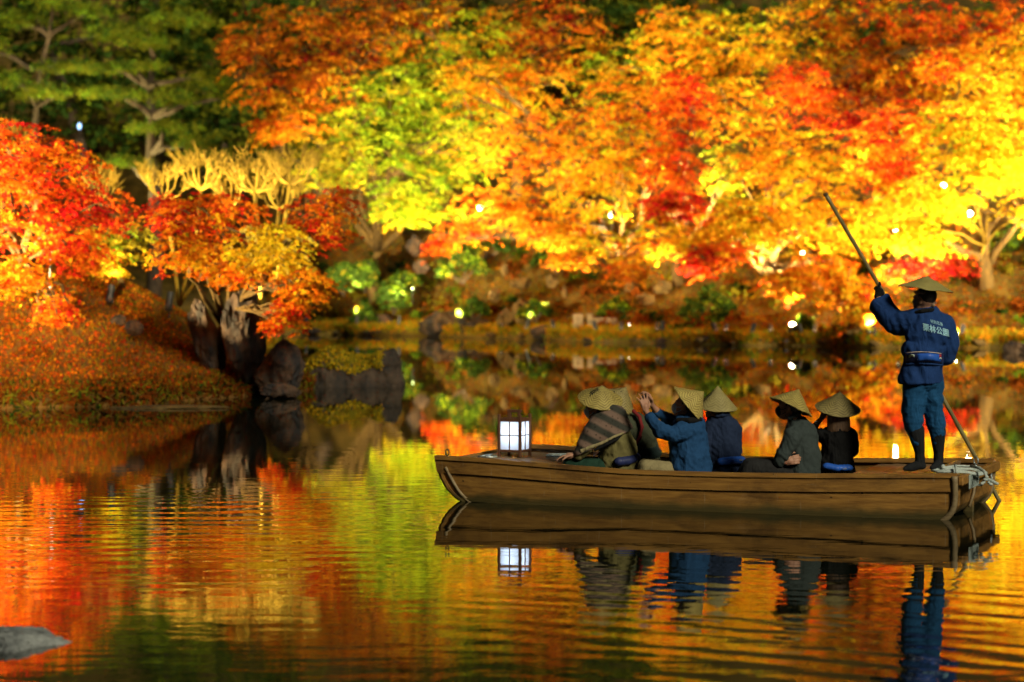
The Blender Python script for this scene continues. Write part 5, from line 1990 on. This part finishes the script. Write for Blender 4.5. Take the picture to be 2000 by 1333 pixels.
# fingers wrapped round the pole: loops of short links about the pole's axis
e1 = pdir.orthogonal().normalized(); e2 = pdir.cross(e1)
vw = Vector((0, -1, 0)); vw = (vw - pdir * vw.dot(pdir)).normalized()
wd = (wr_l - hand_c); wd = (wd - pdir * wd.dot(pdir)).normalized()
od = pdir.cross(wd)
gl.ell(hand_c + wd * .040 + pdir * .005, (.034, .030, .048))
gl.cap(hand_c + wd * .035 - pdir * .035, wr_l + gd * .04, .028, .03)
for i, oo in enumerate((-.042, -.016, .010, .034)):
    prev = None
    for k in range(6):
        a = -.3 + k * (.68 if i < 3 else .6)
        pt = hand_c + pdir * oo + (wd * math.cos(a) + od * math.sin(a)) * .031
        if prev is not None: gl.cap(prev, pt, .0125, .0115, 8)
        prev = pt
pv = hand_c + wd * .045 - pdir * .030
for a, l in ((.5, .0), (1.1, .01), (1.6, .02)):
    pt = hand_c - pdir * (.055 + l) + (wd * math.cos(-a) + od * math.sin(-a)) * .034
    gl.cap(pv, pt, .014, .0125, 8); pv = pt
part(bo, "glove", gl, M_GLOVE, .005, 1)
gl = MB()
hand2 = pole_a + pdir * ((Q(1800, 704, .4) - pole_a).dot(pdir))
wd = (wr_r - hand2); wd = (wd - pdir * wd.dot(pdir)).normalized(); od = pdir.cross(wd)
gl.cap(wr_r, hand2 + wd * .045, .034, .032); gl.ell(hand2 + wd * .04, (.034, .034, .046))
for oo in (-.040, -.015, .010, .034):
    prev = None
    for k in range(6):
        a = -.3 + k * .66
        pt = hand2 + pdir * oo + (wd * math.cos(a) + od * math.sin(a)) * .031
        if prev is not None: gl.cap(prev, pt, .0125, .0115, 8)
        prev = pt
gl.cap(hand2 + wd * .045 - pdir * .03, hand2 - pdir * .06 - od * .03, .015, .012)
part(bo, "glove", gl, M_GLOVE, .005, 1)
hat(bo, P(1811, 540, d0), (math.sin(R(7.5)), -.02, math.cos(R(7.5))), .233, .107, M_HAT_FINE, curve=-.02)
# headscarf knot and hair at the nape
k_ = MB(); k_.ell(Q(1818, 579, -.03), (.022, .02, .022)); k_.cap(Q(1819, 582, -.03), Q(1823, 597, -.05), .012, .016); k_.cap(Q(1820, 582, -.03), Q(1829, 593, -.05), .009, .007)
k_.tube([Q(1786, 571, -.02), Q(1800, 572, -.10), Q(1819, 574, -.06)], .014, 8)
part(bo, "headscarf", k_, surf("tan_scarf", (.35, .24, .15), (.25, .16, .1), .9, 40), .005, 2)
hm = MB(); hm.ell(qf(0, -.03, .035), (.082, .092, .090), HM)
part(bo, "hair", hm, M_HAIR_DARK, .007, 1)
# belt pouch with piping, logo patch and red tag, draped on the coat
bv = BVHTree.FromPolygons([v.co + bo.location for v in coat.data.vertices], [p.vertices for p in coat.data.polygons])


def drape(px, py, off=.004, dfallback=d0 - .16):
    o_ = Vector(cam.location); dv = (P(px, py, d0) - o_).normalized()
    h = bv.ray_cast(o_ + dv * 15, dv)
    if h[0] is None: return P(px, py, dfallback)
    return h[0] - dv * off


def belt_patch(name, x0, x1, ytop, ybot, off, mat, thick=.006, nx=18, ny=5, slope=0.0, par=None, bulge_=0.0):
    ro, ri = [], []
    for j in range(ny):
        v_ = j / (ny - 1)
        a, bb = [], []
        for i in range(nx):
            u_ = i / (nx - 1)
            px = x0 + (x1 - x0) * u_
            yt = ytop + slope * u_ - 2.0 * math.sin(math.pi * u_)
            py = yt + (ybot - ytop) * v_
            bu = bulge_ * math.sin(math.pi * u_) ** .5 * math.sin(math.pi * v_) ** .6
            a.append(tuple(drape(px, py, off + bu + thick) - bo.location)); bb.append(tuple(drape(px, py, off - .01) - bo.location))
        ro.append(a); ri.append(bb)
    m = loft(ro, ri)
    o = m.build(name, mat, par or bo, True)
    recalc(o.data)
    return o


pc = belt_patch("belt_pouch", 1768, 1843, 690, 709, .012, M_POUCHD, bulge_=.022, slope=2)
belt_patch("front_panel", 1791, 1838, 691.5, 706, .030, M_POUCH, .006, 14, 5, 1.5, pc, .010)
belt_patch("logo_patch", 1775, 1786, 694.5, 700, .030, surf("pale_green_print", (.62, .75, .62), (.5, .62, .5), .7, 30), .006, 6, 3, -1, pc)
belt_patch("red_tag", 1834.5, 1838.5, 694, 699.5, .032, M_TRIM_RED, .010, 4, 3, .3, pc, .004)
belt_patch("white_tag", 1834.5, 1839.5, 700, 703, .032, M_WHITE, .010, 4, 3, .3, pc, .004)
q = MB(); q.tube([drape(1769 + (1839 - 1769) * i / 16, 689.5 - 2.6 * math.sin(math.pi * i / 16) + 1.6 * i / 16, .030) - bo.location for i in range(17)], .0035, 6)
q.build("piping", M_EDGE, pc, True)
belt_patch("belt", 1765, 1843, 710, 713.5, .008, M_INDIGO, .006, 18, 3, 2)
# printing on the back of the coat


def back_text(txt, cx, cy, wpx, hpx, slope, name="lettering"):
    tmx = text_mesh(txt, 1.0)
    xs = [v.co.x for v in tmx.vertices]; ys = [v.co.y for v in tmx.vertices]
    x0, x1, y0, y1 = min(xs), max(xs), min(ys), max(ys)
    vv = []
    for v in tmx.vertices:
        u = (v.co.x - x0) / (x1 - x0) - .5
        w = (v.co.y - y0) / (y1 - y0) - .5
        px = cx + u * wpx - w * 1.5
        py = cy - w * hpx + u * wpx * slope + 6 * (.25 - u * u) * -.4
        vv.append(drape(px, py, .0055) - bo.location)
    m = MB(); m.add(vv, [tuple(p.vertices) for p in tmx.polygons])
    return m.build(name, M_PRINT_BLUE, coat)


back_text("特別名勝", 1829.5, 631, 24, 7.5, .27)
back_text("栗林公園", 1827.5, 645, 50, 14.5, .25)
# make the large print bolder: a second impression a hair aside
back_text("栗林公園", 1828.3, 645.4, 50, 14.5, .25)
back_text("栗林公園", 1828.0, 644.5, 50, 14.5, .25)

# pole
po = empty("bamboo_pole", pole_a, 0, "long bamboo punting pole held by the boatman, slanting into the water", "pole")
pe = pole_a + (pole_b - pole_a) * 1.42
q = MB()
pts, rad = [], []
L_ = (pe - pole_a)
for i in range(41):
    u = i / 40
    node = abs((u * 14) % 1 - .5) > .46
    bend = Vector((1, 0, .5)) * .02 * math.sin(math.pi * u)
    pts.append(L_ * u + bend); rad.append((.0165 + .004 * u) * (1.10 if (i % 5 == 0) else 1.0))
q.tube(pts, rad, 10)
q.build("shaft", M_BAMBOO, po, True)
q = MB(); q.tube([Vector((0, 0, 0)) - pdir * .004, pdir * .018], .019, 10); q.build("end_cap", M_BARK_DARK, po, True)


# ---- passengers
def passenger(label, d0, face, head_px, hat_spec, torso, arms, legs, mats, extra=None, mask=None, hair=None, headtilt=0.0, hairlong=False):
    Qp = lambda px, py, dd=0.0: P(px, py, d0 + dd)
    tz = [Qp(*t[:3]) for t in torso]
    seat = tz[-1]
    root = empty("person", (seat.x, seat.y, .07), 0, label, "person", "passengers seated in the boat")
    b = MB()
    hc = Qp(*head_px)
    qf, HM = head_pieces(b, hc, face, headtilt)
    nk = tz[0]
    b.cap(qf(0, -.02, -.06), nk, .052, .056)
    for i in range(len(tz) - 1):
        b.cap(tz[i], tz[i + 1], max(.05, torso[i][3] - .035), max(.05, torso[i + 1][3] - .035))
    for arm in arms:
        pts = [Qp(*a[:3]) for a in arm['pts']]
        for i in range(len(pts) - 1):
            b.cap(pts[i], pts[i + 1], arm['pts'][i][3] * .72, arm['pts'][i + 1][3] * .72)
        if arm.get('hand'):
            hd = arm['hand']
            hand_pieces(b, pts[-1], hd['dir'], hd['n'], hd.get('curl', .5), 1.0, hd.get('spread', .1), thumb_side=hd.get('thumb', 1))
    # legs folded on the floor boards
    lp = [Qp(*l[:3]) for l in legs]
    for i in range(len(lp) - 1):
        b.cap(lp[i], lp[i + 1], legs[i][3] * .75, legs[i + 1][3] * .75)
    body = part(root, "body", b, M_SKIN, .006, 1)
    j = MB()
    for i in range(1, len(tz) - 1):
        j.cap(tz[i], tz[i + 1], torso[i][3], torso[i + 1][3])
    j.cap(nk, tz[1], .062, torso[1][3] * .8)
    for arm in arms:
        pts = [Qp(*a[:3]) for a in arm['pts']]
        stop = arm.get('sleeve', len(pts) - 1)
        for i in range(int(stop)):
            j.cap(pts[i], pts[i + 1], arm['pts'][i][3], arm['pts'][i + 1][3])
        if 'root' in arm:
            j.cap(Qp(*arm['root'][:3]), pts[0], arm['root'][3], arm['pts'][0][3])
            b2 = 0
    jk = part(root, "jacket", j, mats[0], .008, 4)
    ruffle_cloth(jk.data, root.location, lambda w: noise.noise(Vector((w.x * 11 + w.z * 4, w.y * 6, w.z * 8 - w.x * 3))) * .022 + noise.noise(Vector((w.x * 30 + w.z * 10, w.y * 14, w.z * 24))) * .008)
    lg = MB()
    for i in range(len(lp) - 1):
        lg.cap(lp[i], lp[i + 1], legs[i][3], legs[i + 1][3])
    off = Vector((.0, .17, 0))
    for i in range(len(lp) - 1):
        lg.cap(lp[i] + off, lp[i + 1] + off, legs[i][3], legs[i + 1][3])
    lg.cap(lp[0], lp[0] + off, legs[0][3] * 1.1, legs[0][3] * 1.1)
    part(root, "trousers", lg, mats[1], .01, 3)
    hat_o = hat(root, Qp(*hat_spec['apex']), hat_spec['axis'], hat_spec['R'], hat_spec['H'], M_HATS[HAT_N[0] % 4], hat_spec.get('text'), hat_spec.get('tdir'), hat_spec.get('curve', 0), hat_spec.get('ts', .05))
    if hair is not None:
        h = MB()
        h.ell(qf(0, -.028, .03), (.083, .092, .093), HM)
        h.ell(qf(0, -.07, -.03), (.06, .045, .055), HM)
        if hairlong:
            for k in range(15):
                a = -1.5 + 3.0 * k / 14
                s_ = qf(.082 * math.sin(a), -.02 - .075 * math.cos(a), .0)
                e_ = qf(.098 * math.sin(a), -.02 - .095 * math.cos(a), -.155 - .02 * random.random())
                h.cap(s_, e_, .026, .016, 8)
        tuck(part(root, "hair", h, hair, .006, 1), root, hat_o, hat_spec['R'], hat_spec['H'])
    tuck(body, root, hat_o, hat_spec['R'], hat_spec['H'])
    if mask is not None:
        m = MB()
        m.ell(qf(0, .052, -.050), (.056, .062, .056), HM)
        m.ell(qf(0, .086, -.045), (.034, .034, .042), HM)
        part(root, "mask", m, mask, .006, 3)
        m = MB()
        for sx in (-1, 1):
            m.tube([qf(sx * .052, .06, -.028), qf(sx * .075, .02, -.015), qf(sx * .082, -.014, .01)], .003, 5)
            m.tube([qf(sx * .052, .05, -.075), qf(sx * .073, .015, -.05), qf(sx * .082, -.014, -.02)], .003, 5)
        part_raw(root, "mask_strap", m, mask)
    HAT_N[0] += 1
    if extra: extra(root, Qp, qf, HM, jk)
    return root


def tuck(o, root, hat_o, Rr, H):
    """keep head and hair inside the cone of the hat"""
    me = o.data
    q = hat_o.rotation_quaternion
    qi = q.inverted()
    n = len(me.vertices)
    co = np.empty(n * 3, dtype=np.float32)
    me.vertices.foreach_get("co", co)
    co = co.reshape(-1, 3)
    Rm = np.array(qi.to_matrix())
    l = (co - np.array(hat_o.location)) @ Rm.T
    ins = (l[:, 2] > -H - .004) & (np.hypot(l[:, 0], l[:, 1]) < Rr * 1.1)
    l[:, 2] = np.where(ins, np.minimum(l[:, 2], -.03), l[:, 2])
    rad = np.hypot(l[:, 0], l[:, 1])
    lim = np.maximum(Rr * (-l[:, 2] / H) - .016, .002)
    k = np.where(ins & (rad > lim), lim / np.maximum(rad, 1e-6), 1.0)
    l[:, 0] *= k
    l[:, 1] *= k
    co = l @ np.array(q.to_matrix()).T + np.array(hat_o.location)
    me.vertices.foreach_set("co", co.astype(np.float32).ravel())
    me.update()


BOWD = Vector((-.931, .365, 0))
AWAY = Vector((-.55, .83, 0))


def axis_img(dx, dy, toward):
    """hat axis from its lean in the picture (pixels, y down) and its lean toward the camera"""
    n = math.hypot(dx, dy)
    return Vector((dx / n * math.sqrt(1 - toward ** 2), -toward, -dy / n * math.sqrt(1 - toward ** 2)))


TXT = "栗林公園"


# 1: woman in a patterned shawl
def x1(root, Qp, qf, HM, jk):
    m = MB()
    m.cap(Qp(1190, 822, .0), Qp(1196, 862, -.01), .165, .215)
    m.cap(Qp(1184, 826, -.06), Qp(1162, 850, -.11), .125, .112)
    m.cap(Qp(1162, 850, -.11), Qp(1142, 884, -.14), .112, .085)
    m.ell(Qp(1200, 845, -.02), (.17, .15, .14))
    me = fuse(m, "shawl", .008, 4)
    bm = bmesh.new(); bm.from_mesh(me)
    p0 = Qp(1132, 884); p1 = Qp(1232, 838)
    dirv = (p1 - p0).normalized(); nv = dirv.cross(Vector((0, 1, 0))).normalized()
    if nv.z > 0: nv = -nv
    bmesh.ops.bisect_plane(bm, geom=list(bm.verts) + list(bm.edges) + list(bm.faces), plane_co=p0, plane_no=nv, clear_outer=True)
    bm.to_mesh(me); bm.free()
    ruffle_cloth(me, (0, 0, 0), lambda w: .010 + .010 * noise.noise(Vector((w.x * 14 + w.z * 12, w.y * 6, w.z * 8))))
    shift(me, root)
    link("shawl", me, M_SHAWL, root, True)
    # pale folded hem of the shawl
    m = MB(); m.tube([Qp(1134, 882, -.21), Qp(1150, 875, -.225), Qp(1175, 866, -.235), Qp(1200, 853, -.23), Qp(1218, 846, -.20)], [.022, .018, .015, .013, .010], 8)
    part(root, "shawl_hem", m, M_BEIGE, .006, 2)
    m = MB(); m.tube([Qp(1160, 880, -.21), Qp(1185, 868, -.235), Qp(1205, 858, -.225), Qp(1214, 850, -.20)], [.016, .018, .016, .008], 8)
    part(root, "scarf_fold", m, M_BLACKC, .006, 2)
    pouch(root, "belt_pouch", [Qp(1210, 902, -.20), Qp(1226, 900, -.16), Qp(1240, 893, -.06)], .085, .05, M_POUCHD)
    m = MB(); m.cap(Qp(1136, 878, -.13), Qp(1130, 890, -.13), .055, .05)
    part(root, "cuff", m, M_OLIVE, .007, 2)


passenger("leftmost passenger, woman in patterned shawl over olive coat, leaning on the deck", 21.86, BOWD, (1166, 797, 0),
          dict(apex=(1176, 754, -.02), axis=axis_img(.12, -1, .42), R=.20, H=.135, text=TXT, tdir=(-.86, -.42, 0), ts=.056),
          [(1178, 815, 0, .06), (1192, 838, 0, .165), (1203, 868, 0, .175), (1208, 905, 0, .185)],
          [dict(pts=[(1170, 836, -.12, .085), (1146, 872, -.14, .07), (1132, 887, -.13, .05), (1120, 890, -.12, .035)], sleeve=2, root=(1190, 828, -.04, .09),
                hand=dict(dir=(-1, .1, -.12), n=(-.1, -.2, -1), curl=.35))],
          [(1200, 918, -.05, .09), (1150, 912, -.08, .085), (1115, 908, -.05, .07)], (M_OLIVE, M_SKIRT), x1, M_MASK_W, M_HAIR_DARK, -.1)


# 2
def x2(root, Qp, qf, HM, jk):
    m = MB(); m.tube([Qp(1236, 802, -.10), Qp(1249, 815, -.15), Qp(1254, 835, -.185), Qp(1250, 855, -.195), Qp(1238, 872, -.19)], .020, 8)
    part(root, "scarf", m, M_RED, .007, 2)
    m = MB(); m.cap(Qp(1240, 880, -.02), Qp(1270, 884, -.02), .17, .10); m.ell(Qp(1262, 885, -.03), (.15, .17, .08))
    part(root, "coat_skirt", m, cloth("teal_black_cloth", (.03, .05, .045)), .008, 3)
    m = MB(); m.tube([Qp(1242, 897, -.20), Qp(1262, 893, -.205), Qp(1286, 886, -.12)], .012, 6)
    part(root, "hem", m, cloth("teal_hem", (.04, .10, .11)), .006, 2)


passenger("passenger behind the shawled woman, dark olive jacket crossed by a red scarf", 22.48, BOWD, (1204, 801, 0),
          dict(apex=(1223, 757, -.02), axis=axis_img(.62, -1, .30), R=.185, H=.17, text=TXT, tdir=(-.80, -.5, 0), ts=.056),
          [(1224, 812, 0, .06), (1236, 836, 0, .15), (1250, 866, 0, .165), (1255, 905, 0, .18)],
          [dict(pts=[(1222, 836, -.10, .08), (1210, 870, -.12, .065), (1190, 880, -.1, .045)], root=(1232, 828, -.03, .09), hand=dict(dir=(-1, .2, -.1), n=(0, 0, -1), curl=.5))],
          [(1250, 915, 0, .09), (1200, 905, 0, .085), (1165, 912, 0, .07)], (M_GREEN, M_DARKTR), x2, None, M_HAIR_DARK, -.15)


# 3: photographing
def x3(root, Qp, qf, HM, jk):
    m = MB()
    m.tube([Qp(1262 + 5.0 * math.cos(a), 804 + 2.2 * math.sin(a), -.03 + .03 * math.sin(a)) for a in np.linspace(0, 2 * math.pi, 17)[:-1]], .007, 6, closed=True)
    m.ell(Qp(1262, 804, -.065), (.018, .008, .016))
    part_raw(root, "wristwatch", m, surf("teal_watch", (.25, .65, .6), (.18, .5, .46), .35, 40))
    m = MB(); m.tube([Qp(1322, 822, -.09), Qp(1345, 822, -.16), Qp(1368, 820, -.06)], .030, 8); m.ell(Qp(1345, 816, .0), (.12, .1, .04))
    part(root, "scarf", m, M_BLACKC, .008, 3)


passenger("passenger in a bright blue jacket and white mask, both arms raised to photograph", 21.6, BOWD, (1338, 793, 0),
          dict(apex=(1374, 766, 0), axis=axis_img(65, -54, .12), R=.194, H=.17),
          [(1343, 815, 0, .06), (1346, 840, 0, .165), (1346, 875, 0, .18), (1348, 925, 0, .20)],
          [dict(pts=[(1347, 840, -.12, .085), (1312, 850, -.19, .074), (1290, 842, -.20, .07), (1270, 817, -.12, .052), (1262, 803, -.08, .028)], sleeve=3, root=(1352, 832, -.02, .10),
                hand=dict(dir=(-.22, .05, 1), n=(-.5, .8, 0), curl=.18, spread=.5, thumb=-1)),
           dict(pts=[(1336, 832, .16, .08), (1310, 825, .20, .066), (1285, 806, .14, .05), (1272, 790, .06, .028)], sleeve=2, root=(1342, 828, .08, .09),
                hand=dict(dir=(-.35, -.1, 1), n=(-.8, -.4, .1), curl=.7, spread=.1, thumb=1))],
          [(1345, 925, -.02, .09), (1290, 916, -.06, .075), (1262, 912, -.05, .066), (1258, 930, -.05, .06)], (M_BLUE, M_BEIGE), x3, M_MASK_W, M_HAIR_DARK, -.28)
ph = empty("phone", P(1257, 779, 21.62), 0, "phone held up between the raised hands of the blue-jacketed passenger", "phone")
Mr = Matrix.Rotation(R(-22), 3, 'Z') @ Matrix.Rotation(R(14), 3, 'X')
q = MB(); q.box((0, 0, 0), (.012, .145, .07), Mr, .003); q.build("case", M_BLACK, ph)
q = MB(); q.box(Mr @ Vector((.0072, 0, 0)), (.001, .132, .06), Mr); q.build("screen", surf("glass_screen", (.03, .02, .04), (.02, .015, .03), .1, 10, spec=.6), ph)


# 4
def x4(root, Qp, qf, HM, jk):
    pouch(root, "belt_pouch", [Qp(1410, 902, -.19), Qp(1428, 900, -.19), Qp(1447, 899, -.13)], .075, .045, M_POUCH)
    m = MB(); m.tube([Qp(1398, 813, -.09), Qp(1410, 811, -.11), Qp(1424, 809, -.04)], .022, 8)
    part(root, "collar", m, M_NAVY, .007, 2)
    m = MB(); m.box(Qp(1446, 899, -.19), (.045, .006, .010)); part_raw(root, "buckle", m, M_STEEL, False)


passenger("passenger in a dark navy jacket with bright blue belt pouch, beside the blue jacket", 22.2, AWAY, (1398, 801, 0),
          dict(apex=(1402, 755, 0), axis=axis_img(.04, -1, .16), R=.185, H=.195, text=TXT, tdir=(-.95, -.25, 0), ts=.056),
          [(1404, 818, 0, .06), (1410, 840, 0, .16), (1412, 875, 0, .165), (1412, 918, 0, .175)],
          [dict(pts=[(1434, 842, .02, .075), (1438, 880, .05, .062), (1415, 895, .22, .045)], root=(1420, 832, 0, .09), hand=dict(dir=(-.6, .8, 0), n=(0, 0, -1), curl=.5)),
           dict(pts=[(1384, 842, -.06, .075), (1376, 880, -.08, .062), (1360, 895, .0, .045)], root=(1400, 832, 0, .09), hand=dict(dir=(-1, .3, 0), n=(0, 0, -1), curl=.5))],
          [(1410, 920, .0, .09), (1370, 910, .2, .085), (1340, 915, .3, .07)], (M_NAVY, M_DARKTR), x4, surf("grey_mask", (.3, .34, .36), (.25, .28, .3), .8, 50), M_HAIR_DARK, -.1)


# 5
def x5(root, Qp, qf, HM, jk):
    m = MB(); m.tube([Qp(1540, 818, -.07), Qp(1552, 812, -.10), Qp(1563, 804, -.05)], .020, 8)
    part(root, "collar", m, M_GREY, .007, 2)
    m = MB(); m.tube([Qp(1534, 810, -.075), Qp(1538, 822, -.095), Qp(1541, 828, -.10)], .0025, 5); part_raw(root, "chin_cord", m, M_INK)


passenger("passenger in a charcoal jacket and black mask, hands clasped in the lap", 21.2, BOWD, (1541, 796, 0),
          dict(apex=(1560, 761, 0), axis=axis_img(37, -80, -.08), R=.197, H=.165),
          [(1552, 818, 0, .058), (1562, 846, 0, .145), (1566, 880, 0, .165), (1566, 926, 0, .175)],
          [dict(pts=[(1548, 850, -.13, .078), (1532, 888, -.17, .066), (1522, 903, -.14, .05), (1534, 903, -.17, .03)], sleeve=2, root=(1562, 838, -.04, .095),
                hand=dict(dir=(.35, -.1, .1), n=(0, 1, -.2), curl=.8)),
           dict(pts=[(1556, 845, .12, .078), (1530, 885, .12, .064), (1520, 905, -.0, .046)], root=(1562, 838, .04, .095), hand=dict(dir=(-.4, -.8, 0), n=(0, 0, -1), curl=.8))],
          [(1560, 928, -.03, .10), (1510, 918, -.08, .088), (1468, 914, -.06, .078), (1455, 935, -.05, .07)], (M_GREY, M_DARKTR), x5, M_MASK_B, M_HAIR_DARK, -.16)


# 6
def x6(root, Qp, qf, HM, jk):
    pouch(root, "belt_pouch", [Qp(1616, 911, -.18), Qp(1634, 915, -.20), Qp(1656, 914, -.16)], .065, .045, M_POUCH)
    m = MB(); m.box(Qp(1650, 916, -.245), (.038, .006, .008)); part_raw(root, "buckle", m, M_STEEL, False)
    m = MB(); m.tube([Qp(1594 + 3.5 * math.cos(a), 826 + 2.5 * math.sin(a), .0 + .02 * math.sin(a)) for a in np.linspace(0, 2 * math.pi, 13)[:-1]], .003, 5, closed=True)
    part_raw(root, "bracelet", m, M_STEEL)


passenger("passenger with brown shoulder-length hair and black top, one forearm raised", 21.8, (-.35, .94, 0), (1634, 806, .02),
          dict(apex=(1640, 766, -.04), axis=axis_img(.06, -1, .30), R=.20, H=.155),
          [(1636, 835, 0, .058), (1634, 858, 0, .145), (1634, 885, 0, .145), (1634, 920, 0, .165)],
          [dict(pts=[(1608, 852, .02, .07), (1590, 845, .10, .052), (1592, 832, .12, .04), (1606, 816, .14, .027)], sleeve=1.9, root=(1628, 848, 0, .085),
                hand=dict(dir=(.45, .2, .8), n=(.6, .3, -.4), curl=.6)),
           dict(pts=[(1660, 852, .02, .068), (1666, 880, .04, .056), (1650, 900, .2, .04)], root=(1645, 848, 0, .085), hand=dict(dir=(-.6, .8, 0), n=(0, 0, -1), curl=.5))],
          [(1632, 925, .0, .09), (1600, 912, .3, .08), (1570, 915, .4, .07)], (M_BLACKC, M_DARKTR), x6, None, M_HAIR_BROWN, 0.05, True)
